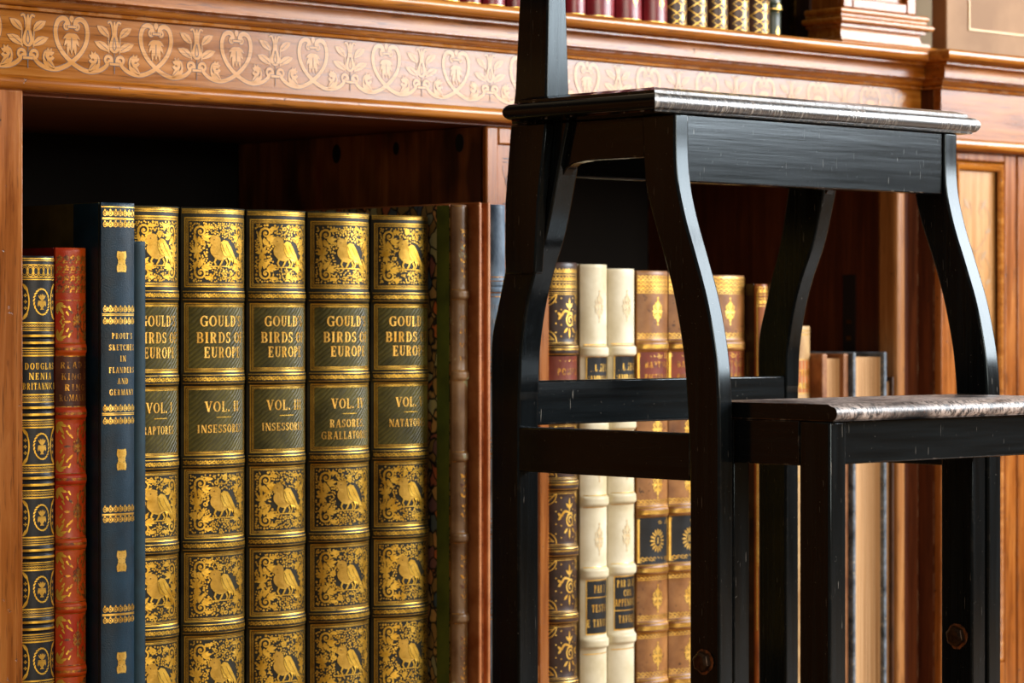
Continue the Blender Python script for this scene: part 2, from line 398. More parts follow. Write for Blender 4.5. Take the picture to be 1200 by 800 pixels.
def damask(hw, hh, seed):
    a = Art(); R = random.Random(seed); occ = []
    for sx in (-1, 1):
        for sy in (-1, 1):
            c = Art(); c.spiral(0, 0, .0062, .0012, 200, -1.35, .0024, .0010)
            c.ell(0, 0, .0014)
            for an, L, W in ((-10, .011, .004), (-38, .010, .0035), (-70, .012, .004), (10, .008, .003), (-95, .008, .003)): c.leaf(.001 if an > -50 else -.002, -.005, an, L, W, bend=.25)
            c.leaf(.004, .004, 20, .009, .004, bend=-.3); c.leaf(-.006, -.002, -95, .011, .0034, bend=.3)
            a.put(c, sx*-(hw-.0115), sy*(hh-.0095), sx, sy)
            occ += [(sx*-(hw-.010), sy*(hh-.009), .0070), (sx*-(hw-.020), sy*(hh-.013), .0035)]
        for k, (an, L) in enumerate(((90, .010), (55, .009), (125, .009), (20, .007), (160, .007), (-90, .009), (-60, .007), (-120, .007))):
            a.leaf(sx*(hw-.0075), .0, an if sx < 0 else 180-an, L, .0032, bend=.15)
        occ.append((sx*(hw-.0075), 0, .0065))
    a.put(BIRD, 0, 0)
    for i in range(6000):
        r = R.choice((.0038, .0032, .0028, .0024, .0018, .0014, .0011, .0009))
        u = R.uniform(-hw+r*.8, hw-r*.8); v = R.uniform(-hh+r*.8, hh-r*.8)
        if ((u-.002)/(.0185+r*.8))**2+((v+.001)/(.0145+r*.8))**2 < 1: continue
        if any((u-x)**2+(v-y)**2 < (r*.87+q*.87)**2 for x, y, q in occ): continue
        occ.append((u, v, r)); an = R.uniform(0, 360)
        if r > .0035: a.flower(u, v, r, 6, an); a.leaf(u, v, an+30, r*1.35, r*.5); a.leaf(u, v, an+150, r*1.35, r*.5)
        elif r > .003: a.spiral(u, v, r*.8, r*.2, an, R.choice((-1.2, 1.2)), .0015, .0008, n=10); a.leaf(u+r*.5*math.cos(math.radians(an)), v+r*.5*math.sin(math.radians(an)), an+80, r*1.2, r*.6, bend=.3)
        elif r > .0026:
            for d in (-50, 0, 50, 180): a.leaf(u, v, an+d, r*(1 if d != 180 else .8), r*.55)
        elif r > .0020: a.flower(u, v, r*1.1, 4, an)
        elif r > .0015: a.leaf(u-r*math.cos(math.radians(an)), v-r*math.sin(math.radians(an)), an, r*2.2, r*.9, bend=.2)
        else: a.ell(u, v, r*.95, None, 1, .0003, 7)
    return a
def lace(h):
    a = Art(); a.ring(0, 0, h*.28, h*.42, h*.13, n=10); a.ell(0, 0, h*.1, h*.22, n=6)
    a.ell(0, h*.55, h*.16, None, n=6); a.leaf(h*.42, -h*.4, 90, h*.9, h*.2); return a
def vine(s=1):
    a = Art(); q = .001*s
    a.strip(cr([(-5*q, -1*q), (-2.5*q, 1.3*q), (0, 0), (2.5*q, -1.3*q), (5*q, 1*q)], 4), .0009*s)
    for x, y, an in ((-3, .2, 60), (-1, 1, -20), (1, -1, 160), (3, -.2, 240), (-4, -1.5, 10), (4, 1.5, 190)): a.leaf(x*q, y*q, an, 2.8*q, 1.5*q)
    a.ell(0, 1.5*q, .6*q, n=6); a.ell(0, -1.6*q, .6*q, n=6); a.ell(-4.6*q, 1.4*q, .6*q, n=6); a.ell(4.6*q, -1.4*q, .6*q, n=6); return a
def fleuron(s=1):
    a = Art(); q = .001*s
    for an in (90, 270): a.leaf(0, 0, an, 11*q, 3.5*q)
    for an in (0, 180): a.leaf(0, 0, an, 7*q, 3*q)
    for sx in (-1, 1):
        for sy in (-1, 1):
            a.spiral(sx*3.4*q, sy*3.4*q, 2.2*q, .6*q, 90 if sx > 0 else 90, -1.1*sx, 1.2*q, .6*q, n=9); a.leaf(0, sy*3*q, 90*sy-sx*sy*40, 6*q, 1.8*q, bend=.2*sx)
    a.ell(0, 0, 1.8*q, n=8); a.ell(0, 12*q, 1.1*q, n=6); a.ell(0, -12*q, 1.1*q, n=6); return a
def sprig(s=1):      # curled plume with a scroll, as on the spotted calf folio
    a = Art(); q = .001*s
    a.spiral(1*q, -2*q, 5*q, 1*q, 60, 1.6, 1.5*q, .9*q); a.strip(cr([(-8*q, 1*q), (-5*q, 4*q), (0, 3*q), (4*q, 1*q)], 4), 1.8*q, 1*q)
    for x, y, an, L in ((0, 4, 90, 9), (0, 6, 140, 5), (0, 6, 40, 5), (-8, 1, 150, 4), (-8, 1, 220, 4), (6, 0, 20, 5), (6, 0, -40, 5), (0, -7, 270, 7), (-2, -7, 220, 5), (3, -7, 320, 5)): a.leaf(x*q, y*q, an, L*q, 1.9*q)
    return a
def urn(s=1):
    a = Art(); q = .001*s
    for i in range(22):
        t = 2*PI*i/22; a.leaf(8.2*q*math.cos(t), 12*q*math.sin(t), math.degrees(t)+65, 4*q, 1.6*q, bend=.2)
    a.poly([(x*q, y*q) for x, y in ((-2.5, -8), (2.5, -8), (1.2, -6), (3.6, -3), (4, 0), (-4, 0), (-3.6, -3), (-1.2, -6))], 3)
    a.hline(.6*q, -4.6*q, 4.6*q, .9*q, 3)
    for an in (50, 70, 90, 110, 130): a.leaf(0, 1.2*q, an, 7*q, 2*q, 3)
    for x in (-4.4, 4.4): a.leaf(x*q, 0, -90, 5*q, 1.4*q, 3)
    return a
# ------------------------------------------------------------------ books
SHELF = .09; EXT = .1
def lay(mb, art, surf, lim):
    for i_, (pts, m, l) in enumerate(art.p):
        l += (i_ % 40)*2.5e-6
        tris = [(0, 1, 2)] if len(pts) == 3 else ([(0, 1, 2), (0, 2, 3)] if len(pts) == 4 else tessellate_polygon([[Vector((p[0], p[1], 0)) for p in pts]]))
        vs = list(pts); st = []
        for t in tris:
            A, B, C = (pts[i] for i in t)
            if (B[0]-A[0])*(C[1]-A[1])-(B[1]-A[1])*(C[0]-A[0]) < 0: t = (t[0], t[2], t[1])
            st.append(t)
        cache = {}; out = []
        while st:
            i, j, k = st.pop(); best = max(((abs(vs[a][0]-vs[b][0]), a, b, c) for a, b, c in ((i, j, k), (j, k, i), (k, i, j))))
            if best[0] <= lim: out.append((i, j, k)); continue
            _, a, b, c = best; key = (min(a, b), max(a, b))
            if key not in cache: cache[key] = len(vs); vs.append(((vs[a][0]+vs[b][0])/2, (vs[a][1]+vs[b][1])/2))
            q = cache[key]; st += [(a, q, c), (q, b, c)]
        mb.add([surf(u, v, l) for u, v in vs], out, m)
def book(label, x0, x1, yj, H, theta, mats, board, bands=(), bh=.0022, bw=.004, art=None, depth=.36, z0=SHELF, group=None, corner=None, name='book', patches=(), pg=PAPER, headcap=.0015, boards=True, vs=(.9924, .0024)):
    H0 = H; E = EXT if z0 == SHELF else 0; kv, ov = vs if E else (1, 0); ov += E; H = H*kv+ov; bands = [b*kv+ov for b in bands]; z0 += .0004 if E else 0
    W = x1-x0; R = W/2/math.sin(math.radians(theta)); C = R*math.cos(math.radians(theta)); T = math.radians(theta)
    root = thing(name, label, 'book', ((x0+x1)/2, yj, z0), group)
    def hgt(v):
        h = 0
        for b in bands:
            d = abs(v-b)
            if d < bw*1.5: h = max(h, bh*(1 if d < bw*.6 else .5+.5*math.cos(PI*(d-bw*.6)/(bw*.9))))
        e = min(v, H-v)
        if e < .004: h -= headcap*(1-e/.004)**2
        return h
    def surf(u, v, l=0):
        th = max(-T, min(T, u/R)); r = R+hgt(v)*(1-.85*abs(th/T)**6)+l
        return (r*math.sin(th), C-r*math.cos(th), v)
    vv = set([0, H]); n = int(H/.012)
    for i in range(n+1): vv.add(round(H*i/n, 5))
    for b in bands:
        for k in range(-6, 7): vv.add(round(b+k*bw*.25, 5))
    for k in (.0008, .0018, .003, .0045): vv.add(k); vv.add(round(H-k, 5))
    vv = sorted(v for v in vv if 0 <= v <= H); nu = 18; mb = MB()
    us = [R*T*(2*i/nu-1) for i in range(nu+1)]
    vs = [surf(u, v) for v in vv for u in us]; k = nu+1
    fs = [(i*k+j, i*k+j+1, (i+1)*k+j+1, (i+1)*k+j) for i in range(len(vv)-1) for j in range(nu)]
    b0 = len(vs); back = []
    for v in (0, H): vs += [(-W/2, .003, v), (W/2, .003, v)]
    top0 = (len(vv)-1)*k
    fs += [tuple([b0+1, b0]+[])+tuple(range(0, k)), tuple([b0+2, b0+3]+list(range(top0+k-1, top0-1, -1))), (b0, b0+1, b0+3, b0+2)]
    fs += [tuple([b0]+[b0+2]+[i*k for i in range(len(vv)-1, -1, -1)]), tuple([b0+3, b0+1]+[i*k+k-1 for i in range(len(vv))])]
    mb.add(vs, fs, 0)
    U = R*T
    A = Art()
    for (va, vb, m) in patches: A.rect(-U, va, U, vb, m, .00012)
    if art: art(A, U, H0)
    A.p = [([(u, v*kv+ov) for u, v in p], m, l) for p, m, l in A.p]
    lay(mb, A, surf, R*.16)
    sp = mb_local(mb, 'spine', mats, root, 50)
    bt = .003; j = .0045
    if boards:
        for sx in (-1, 1):
            xo = sx*(W/2-.0002); xi = sx*(W/2-bt); mb = MB()
            mb.box(min(xo, xi), max(xo, xi), j, depth, 0, H, 0)
            if corner:
                mb.box(min(xo, sx*(W/2)), max(xo, sx*W/2)+.00001, j, j+corner[1], 0.0005, H-.0005, 1)
            mb_local(mb, 'board', [board, corner[0]] if corner else [board], root)
    pb = MB().box(-W/2+bt, W/2-bt, .004, depth-.005, .004, H-.005)
    mb_local(pb, 'page_block', [pg], root)
    return root
def mb_local(mb, name, mats, root, angle=40, bevel=0):
    me = bpy.data.meshes.new(name); me.from_pydata(mb.v, [], mb.f)
    for m in mats: me.materials.append(m)
    me.polygons.foreach_set('material_index', mb.m)
    bm = bmesh.new(); bm.from_mesh(me); ca = math.radians(angle)
    for f in bm.faces: f.smooth = True
    for e in bm.edges:
        if len(e.link_faces) == 2: e.smooth = e.calc_face_angle(0) < ca
    bm.to_mesh(me); bm.free()
    o = bpy.data.objects.new(name, me); COL.objects.link(o); o.parent = root
    if bevel:
        b = o.modifiers.new('bevel', 'BEVEL'); b.width = bevel; b.segments = 3; b.limit_method = 'ANGLE'
    return o
def foredge_book(label, x0, x1, yf, H, board, pg, depth=.34, bt=.004, group=None, cap=None, z0=SHELF):
    """a book shelved back to front: boards and leaf edges face the room, the rounded spine is at the back"""
    H += EXT; z0 += .0004; W = x1-x0; root = thing('book', label, 'book', ((x0+x1)/2, yf, z0), group)
    for sx in (-1, 1):
        xo, xi = sx*W/2, sx*(W/2-bt)
        mb_local(MB().box(min(xo, xi), max(xo, xi), 0, depth, 0, H), 'board', [board], root, bevel=.0016)
    hw = W/2-bt; n = 10; prof = []
    for i in range(n+1):
        x = -hw+2*hw*i/n; prof.append((x, .006+.35*hw*(1-(x/hw)**2)))
    ring = lambda z: [(x, y, z) for x, y in prof]+[(hw, depth-.004, z), (-hw, depth-.004, z)]
    mb_local(MB().loft([ring(.005), ring(H-.006)]), 'page_block', [pg], root)
    sp = [(-W/2, depth-.003)]+[(W/2*math.sin(math.radians(a)), depth+W*.22*math.cos(math.radians(a))) for a in range(-90, 91, 15)]+[(W/2, depth-.003)]
    mb_local(MB().loft([[(x, y, z) for x, y in sp] for z in (0, H)]), 'spine', [cap or board], root)
    return root
# ------------------------------------------------------------------ the setting
def struct(name, mb, mats, bevel=0):
    o = mb.build(name, mats, None, bevel); o['kind'] = 'structure'; return o
FLOORM = wood('oak_floor', '6a4826', '8e663a', 'a87e4c', 'X', .4, .1, wear=False)
PLASTER = plain('warm_plaster', '8a765a', .85, h2='7a664a', scale=6)
struct('floor', MB().box(-3, 4.92, -6.5, 2.5, -.1, 0), FLOORM)
struct('wall_back', MB().box(-3, 4.92, 2.45, 2.55, 0, 3.4), PLASTER)
mb = MB()
for y0, y1, z0, z1 in ((-6.5, -2.15, 0, 3.4), (.9, 2.45, 0, 3.4), (-2.15, .9, 0, 1.1), (-2.15, .9, 2.9, 3.4)):
    mb.box(4.88, 4.98, y0, y1, z0, z1)
struct('wall_right', mb, PLASTER)
mb = MB()
for x0, x1, z0, z1 in ((-3, .9, 0, 3.4), (2.9, 4.88, 0, 3.4), (.9, 2.9, 0, 1.0), (.9, 2.9, 2.9, 3.4)): mb.box(x0, x1, -4.46, -4.36, z0, z1)
struct('wall_front', mb, PLASTER)
WHITE = plain('window_paint', 'd8d4c8', .5)
for k, (ya, yb, za, zb) in enumerate(((-2.15, .9, 1.1, 2.9),)):
    mb = MB()
    mb.box(4.90, 4.96, ya, ya+.06, za, zb); mb.box(4.90, 4.96, yb-.06, yb, za, zb); mb.box(4.90, 4.96, ya+.06, yb-.06, za, za+.06); mb.box(4.90, 4.96, ya+.06, yb-.06, zb-.06, zb)
    mb.box(4.91, 4.95, (ya+yb)/2-.02, (ya+yb)/2+.02, za+.06, zb-.06); mb.box(4.91, 4.95, ya+.06, yb-.06, (za+zb)/2-.02, (za+zb)/2+.02)
    struct('window_%d' % (k+1), mb, WHITE)
mb = MB(); xa, xb, za, zb = .9, 2.9, 1.0, 2.9
mb.box(xa, xa+.06, -4.44, -4.38, za, zb); mb.box(xb-.06, xb, -4.44, -4.38, za, zb); mb.box(xa+.06, xb-.06, -4.44, -4.38, za, za+.06); mb.box(xa+.06, xb-.06, -4.44, -4.38, zb-.06, zb)
mb.box((xa+xb)/2-.02, (xa+xb)/2+.02, -4.43, -4.39, za+.06, zb-.06)
struct('window_2', mb, WHITE)  # unseen window added around the front fill light
# ------------------------------------------------------------------ low bookcase
XA, XL, XD0, XD1, XR, XE = .55, 1.2680, 1.8855, 1.9778, 2.5886, 2.6416
YF = 1.90
bc = thing('low_bookcase', 'low walnut bookcase with inlaid frieze above two open bays of old books', 'bookcase', (1.9, 2.1, 0))
P = lambda name, mb, m, bevel=0, seg=2, angle=40: mb.build(name, m, bc, bevel, angle, None, seg)
P('stile', MB().box(XA, XL, 1.885, 1.925, 0, .8235), WOODZ, .0012)
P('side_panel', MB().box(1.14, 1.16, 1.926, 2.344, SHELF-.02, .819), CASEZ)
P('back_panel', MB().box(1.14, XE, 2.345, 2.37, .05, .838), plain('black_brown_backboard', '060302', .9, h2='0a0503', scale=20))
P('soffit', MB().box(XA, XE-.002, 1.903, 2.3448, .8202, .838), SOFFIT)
P('shelf', MB().box(1.16, XR+.01, 1.89, 2.3445, SHELF-.022, SHELF), WOOD, .002)
P('plinth', MB().box(XA, XE-.001, 1.90, 1.925, 0, SHELF-.023), WOOD, .002)
# pilaster between the bays with a recessed inlaid panel
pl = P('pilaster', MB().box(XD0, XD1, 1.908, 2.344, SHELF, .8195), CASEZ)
mb = MB(); zt, zb_ = .8195, SHELF
mb.box(XD0-.004, XD0+.014, YF, 1.908, zb_, zt); mb.box(XD1-.016, XD1, YF, 1.908, zb_, zt); mb.box(XD0+.014, XD1-.016, YF, 1.908, .800, zt); mb.box(XD0+.014, XD1-.016, YF, 1.908, zb_, .22)
mb.build('pilaster_frame', WOODZ, pl, .0022)
def art_mesh(mb, art, y, z_up=True, x0=0, z0=0):
    for i, (pts, m, l) in enumerate(art.p):
        l = 2*l+(i % 30)*2e-6
        tris = [tuple(range(len(pts)))] if len(pts) <= 4 else tessellate_polygon([[Vector((p[0], p[1], 0)) for p in pts]])
        tt = []
        for t in tris:
            if len(t) == 3:
                A, B, C = (pts[i] for i in t)
                if (B[0]-A[0])*(C[1]-A[1])-(B[1]-A[1])*(C[0]-A[0]) < 0: t = (t[0], t[2], t[1])
            tt.append(t)
        mb.add([(x0+u, y-l, z0+v) for u, v in pts], tt, m)
mb = MB().box(XD0+.010, XD1-.012, 1.9045, 1.9075, .21, .807)
A = Art(); xc = (XD0+XD1)/2+.0005
for zz in [.785-.05*i for i in range(12)]:
    A.strip([(-.022, zz), (.022, zz)], .0011, None, 2); A.strip([(-.022, zz-.004), (.022, zz-.004)], .0008, None, 2)
    for s in (-1, 1):
        A.strip(cr([(0, zz-.046), (s*.010, zz-.036), (s*.018, zz-.026), (s*.012, zz-.016), (s*.004, zz-.010)], 4), .0012, .0006, 2)
        A.strip(cr([(s*.004, zz-.04), (s*.02, zz-.020), (s*.022, zz-.008)], 4), .0008, .0006, 2)
art_mesh(mb, A, 1.9045, x0=xc)
mb.build('pilaster_panel', [WOODZ, INLAY, INK], pl)
P('inner_side', MB().box(XD0-.0036, XD0-.0003, 1.910, 2.343, SHELF+.001, .8193), PINE)
ND = plain('nail_hole', '0a0604', .8)
for y_, z_, r_ in ((2.1578, .7999, .0075), (1.9444, .8028, .007), (2.052, .8013, .005)):
    P('nail_hole', MB().loft([[(XD0-.0036-d, y_+r_*math.cos(2*PI*i/12), z_+1.5*r_*math.sin(2*PI*i/12)) for i in range(12)] for d in (0, .0006)]), ND)
# right-hand jamb of the second bay
P('jamb_bead', MB().box(XR, XR+.0190, 1.897, 1.930, SHELF, .8195), wood('lit_tan_jamb_edge', '8a5424', 'a8703a', 'bf8a54', 'Z', .34, 0), .006, 4)  # lit edge of the jamb, its light put into a paler tan
P('jamb', MB().box(XR+.0192, XE-.0005, 1.905, 1.930, SHELF, .8195), JAMB)  # dark wood front, the cabinet's shadow also put into its colour
P('jamb', MB().box(XR+.009, XE-.0005, 1.9305, 2.344, SHELF, .8195), JAMB)
sp = P('pin_strip', MB().box(XR+.0078, XR+.0089, 1.972, 1.993, .20, .665), plain('dark_strip', '120a06', .6))
mb = MB()
for i in range(19): mb.box(XR+.0068, XR+.0078, 1.979, 1.986, .22+.0212*i, .2248+.0212*i)
mb.build('pin_holes', BRASSM, sp)
# frieze with marquetry
fr = MB().box(XA, XE-.001, YF, 1.925, .8387, .9009)
def motif():
    a = Art(); mm = .001
    Q = lambda pts: [(x*mm, y*mm) for x, y in pts]
    def S(pts, w0, w1):          # band with its dark outline
        q = cr(Q(pts), 5); a.strip(q, 1.2*w0*mm, 1.2*w1*mm, 2, .00006, grow=.0011); a.strip(q, 1.2*w0*mm, 1.2*w1*mm, 1, .00016)
    def Lf(x, y, an, L, W, b=0, vein=True):
        W *= 1.2; a.leaf(x*mm, y*mm, an, L*mm, W*mm, 2, .0001, b, .0006); a.leaf(x*mm, y*mm, an, L*mm, W*mm, 1, .0002, b)
        if vein and L > 9:
            c, s = math.cos(math.radians(an+b*25)), math.sin(math.radians(an+b*25)); a.strip(Q([(x+c*L*.12, y+s*L*.12), (x+c*L*.78, y+s*L*.78+b*1.2)]), .0006, .0003, 2, .0003)
    def Sp(x, y, r0, r1, a0, t, w0, w1):
        a.spiral(x*mm, y*mm, r0*mm, r1*mm, a0, t, w0*mm, w1*mm, 2, .0001, grow=.0011); a.spiral(x*mm, y*mm, r0*mm, r1*mm, a0, t, w0*mm, w1*mm, 1, .0002)
    for s in (-1, 1):            # the heart, crossing below and running on as a branch
        S([(s*x, y) for x, y in ((-4, 49), (-5, 56), (-10, 58.5), (-16, 55), (-18.6, 46), (-16.5, 35), (-10, 25), (0, 16.5), (9, 11.5), (19, 8.6), (30, 9.6), (39, 14), (44.5, 20.5))], 4.2, 3.2)
        Sp(s*5.6, 50.5, 3.6, 1.2, 90, s*-.95, 2.2, 1.6)
        for an, L, W, y in ((-62, 19, 3.6, 42), (-38, 14, 3.4, 43), (-14, 11, 3.0, 44)): Lf(0, y, an if s > 0 else 180-an, L, W, -.25*s, False)
        Sp(s*25.5, 22, 4.6, 1.6, 200 if s > 0 else -20, s*1.0, 3.4, 2.2)
        for an, L in ((100, 7), (60, 7), (20, 6), (140, 6), (-20, 5)): Lf(s*25.5, 22, an if s > 0 else 180-an, L, 2.8, .2*s, False)
        Lf(s*20, 10, (35 if s > 0 else 145), 13, 5, .25*s); Lf(s*29, 10.5, (80 if s > 0 else 100), 8, 4, -.3*s)
        S([(s*20, 9.5), (s*28, 13), (s*32, 18), (s*31, 24), (s*28, 26)], 2.4, 1.4)
    Lf(0, 44, -90, 20, 4.2, 0, False); a.strip(Q([(0, 40), (0, 28)]), .0008, .0005, 2, .0003)
    a.rect(-.0052, .0489, .0052, .0521, 2, .00025); a.rect(-.0047, .0494, .0047, .0516, 1, .00035)
    Lf(0, 55, 90, 7.5, 4.6, 0, False)
    f = Art(); b_ = a; a = f      # the tulip
    for s in (-1, 1):
        an = (lambda q: q) if s > 0 else (lambda q: 180-q)
        Lf(s*6.5, 44, an(48), 17, 7, -.22*s); Lf(s*6, 30, an(38), 19, 7, -.22*s)
        S([(s*6.2, 28), (s*6.8, 38), (s*6.6, 45)], 1.0, 1.0)
        S([(s*1.6, 40), (s*2.0, 52), (s*4.5, 58.5), (s*8, 57.5)], 2.4, 1.6)
        Sp(s*7.6, 21, 5.0, 1.8, 205 if s > 0 else -25, -s*1.15, 3.4, 2.4)
    bulb = cr([(-1.8, 28.5), (-5.2, 31), (-6, 36), (-4.2, 42), (-1.6, 49), (-1.2, 58), (1.2, 58), (1.6, 49), (4.2, 42), (6, 36), (5.2, 31), (1.8, 28.5)], 3)
    a.poly(Q([(x*1.09, 37+(y-37)*1.03) for x, y in bulb]), 2, .00012); a.poly(Q(bulb), 1, .00026)
    a.strip(Q(cr([(0, 31), (-2, 34), (-1.2, 39), (0, 44), (1.2, 39), (2, 34), (0, 31)], 3)), .0007, None, 2, .00035)
    a.strip(Q([(0, 28), (0, 8)]), .0008, None, 2, .0003); a.rect(-.0062, .0158, .0062, .0192, 2, .00025); a.rect(-.0057, .0163, .0057, .0187, 1, .00035)
    return b_, f
HEART, TULIP = motif()
A = Art(); k = -7
while 1.3334+.10051*k < 2.57:
    xh = 1.3334+.10051*k
    if xh > XA+.05: A.put(HEART, xh, .8387)
    if XA+.05 < xh+.05025 < 2.63: A.put(TULIP, xh+.05025, .8387)
    k += 1
art_mesh(fr, A, YF)
P('frieze', fr, [wood('frieze_walnut', '74400e', '9e601e', 'ba7c34', 'X', .17, 0, wear=False, bmp=.12, spec=.32), INLAY, INK])
BEAD = [(0, .8230)]+arc(.007, .8308, .0075, -90, 90, 10)+[(.004, .8386), (0, .8386)]
m = sweep([(1.198, 1.893), (XE, 1.893)], BEAD, None, (-1, -1))
P('bead_moulding', MB().loft(m), MOULD)
m = sweep([(XA, 1.893), (1.196, 1.893)], [(-.004, .8386), (.002, .8386), (.006, .830), (.002, .8245), (-.004, .8245)])
P('bead_moulding', MB().loft(m), MOULD)
CORN = [(.0, .9026), (.004, .9026)]+arc(.004, .9046, .002, -90, 90, 4)+[(.0055, .907)]+arc(.0055, .9135, .0065, -80, 0, 5)+[(.014, .9135), (.014, .9150), (.0255, .9156), (.0256, .922), (.0256, .929), (.0262, .9318), (.039, .9322), (.039, .9358), (.0455, .9362)]+arc(.050, .9437, .0078, -90, 90, 10)+[(.03, .9515), (.0, .9515)]
CORN = [(o, .9010+(z-.9026)*.912) for o, z in CORN]
m = sweep([(XA, YF), (XE, YF)], CORN, None, (-1, -1))
P('cornice', MB().loft(m), MOULD, 0, 2, 32)
P('ledge_top', MB().box(XA, XE-.012, 1.889, 2.344, .9345, .9455), WOOD)
# ------------------------------------------------------------------ projecting end cabinet
SATIN = wood('pale_burr_panel', 'a8743c', 'bd8a50', 'd0a068', 'Z', .3, 0, wear=False, grime='8a6030'); FAINT = plain('faint_inlay_line', 'a88458', .35)
XC1, YC = 3.7, 1.868
ec = thing('end_cabinet', 'walnut cabinet breaking forward at the far right with inlaid panels in moulded frames', 'cabinet', (3.2, 2.1, 0))
Q_ = lambda name, mb, m, bevel=0: mb.build(name, m, ec, bevel)
Q_('carcass', MB().box(XE+.0002, XC1, YC+.012, 2.37, 0, .945), JAMB)
Q_('frieze', MB().box(XE+.0002, XC1, YC, YC+.012, .8387, .9009), WOOD)
Q_('bead_moulding', MB().loft(sweep([(XE+.0006, 1.893), (XE+.0006, YC-.007), (XC1, YC-.007)], BEAD, (-1, -1))), MOULD)
Q_('cornice', MB().loft(sweep([(XE+.0006, YF), (XE+.0006, YC), (XC1, YC)], CORN, (-1, -1))), MOULD)
for a0, p0, p1, a1 in ((XE+.0002, 2.681, 2.763, 2.800), (2.8025, 2.85, 3.24, 3.29), (3.293, 3.34, 3.65, 3.7)):
    mb = MB()
    mb.box(a0, p0-.008, YC, YC+.012, .0, .8228); mb.box(p1+.012, a1, YC, YC+.012, .0, .8228); mb.box(p0-.008, p1+.012, YC, YC+.012, .812, .8228); mb.box(p0-.008, p1+.012, YC, YC+.012, 0, .16)
    fr_ = Q_('panel_frame', mb, WOODZ, .002)
    mb = MB(); ring = [(p0, .17), (p1, .17), (p1, .800), (p0, .800)]
    prof = [(0, 0), (.003, -.004), (.007, -.005), (.010, -.002), (.012, .006)]
    rings = []
    for o, y in prof: rings.append([(p0-o, YC+.003+y, .17-o), (p1+o, YC+.003+y, .17-o), (p1+o, YC+.003+y, .800+o), (p0-o, YC+.003+y, .800+o)])
    mb.loft(rings, 0, False).build('panel_moulding', MOULD, fr_)
    mb = MB().box(p0-.004, p1+.004, YC+.008, YC+.0115, .168, .804)
    A = Art(); xm = (p0+p1)/2; hw = (p1-p0)/2
    for s in (-1, 1):
        for i in range(9):
            zc = .76-.066*i
            A.strip(cr([(0, zc-.066), (s*hw*.55, zc-.045), (s*hw*.75, zc-.02), (s*hw*.3, zc), (s*hw*.2, zc-.014), (s*hw*.4, zc-.02)], 4), .0014, .0008, 1, .0002)
            A.leaf(s*hw*.3, zc-.01, 90-s*40, .018, .007, 1, .0002); A.leaf(s*hw*.5, zc-.04, 90-s*70, .014, .006, 1, .0002)
    art_mesh(mb, A, YC+.008, x0=xm)
    mb.build('panel', [SATIN, FAINT], fr_)
# ------------------------------------------------------------------ upper bookcase standing on the ledge
ub = thing('upper_bookcase', 'upper bookcase on the ledge with moulded pilaster base and dark open shelves', 'bookcase', (2.3, 2.2, .9458))
U_ = lambda name, mb, m, bevel=0: mb.build(name, m, ub, bevel)
Z0 = .9458
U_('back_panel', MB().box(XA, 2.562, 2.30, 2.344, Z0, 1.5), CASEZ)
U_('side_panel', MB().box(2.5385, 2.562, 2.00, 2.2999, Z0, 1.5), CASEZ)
sp = U_('pin_strip', MB().box(2.5345, 2.5383, 2.022, 2.030, Z0, 1.5), BRASSM)
ps = U_('pilaster', MB().box(2.543, 2.690, 1.955, 2.0, Z0, 1.5), WOODZ)
mb = MB(); mb.box(2.543, 2.562, 1.947, 1.9548, 1.004, 1.5); mb.box(2.671, 2.690, 1.947, 1.9548, 1.004, 1.5); mb.box(2.562, 2.671, 1.947, 1.9548, 1.004, 1.018)
mb.build('pilaster_frame', WOODZ, ps, .002)
BASE = [(0, Z0), (.020, Z0)]+arc(.019, Z0+.0085, .0085, -90, 90, 8)+[(.016, Z0+.0175), (.016, Z0+.0215), (.008, Z0+.0225), (.006, Z0+.030), (.007, Z0+.0345), (.012, Z0+.0355), (.012, Z0+.039)]+[(.016, Z0+.0395)]+arc(.0165, Z0+.0435, .004, -90, 90, 6)+[(.012, Z0+.048), (.013, Z0+.051)]+arc(.011, Z0+.0565, .0045, -70, 90, 6)+[(0, Z0+.0612)]
BASE = [(o*.95, Z0+(z-Z0)*.94) for o, z in BASE]
mb = MB().loft(sweep([(2.543, 2.0), (2.543, 1.952), (2.690, 1.952), (2.690, 2.0)], BASE))
mb.build('base_moulding', MOULD, ps)
dr = thing('cupboard_door', 'glazed upper door over the far right cabinet, with painted-in beige reflection and gold lines', 'door', (3.1, 1.95, .946))
mb = MB().box(2.7315, 3.5, 1.93, 1.955, .9465, 1.55)
mb.build('door_pane', plain('pane_reflection_beige', 'a07a54', .7, h2='86623e', scale=9), dr, .002)  # glazed door slab, the beige reflection in its glass put into the colour
mb = MB()
for a0, a1, b0, b1 in ((2.778, 3.42, .990, .9922), (2.778, 3.42, 1.47, 1.4722), (2.778, 2.7802, .9922, 1.47), (3.4178, 3.42, .9922, 1.47)): mb.box(a0, a1, 1.9285, 1.9299, b0, b1)
mb.build('reflected_lines', plain('reflected_line_gold', 'd2a860', .35), dr)  # gold lines reflected in the glass, built as thin coloured strips
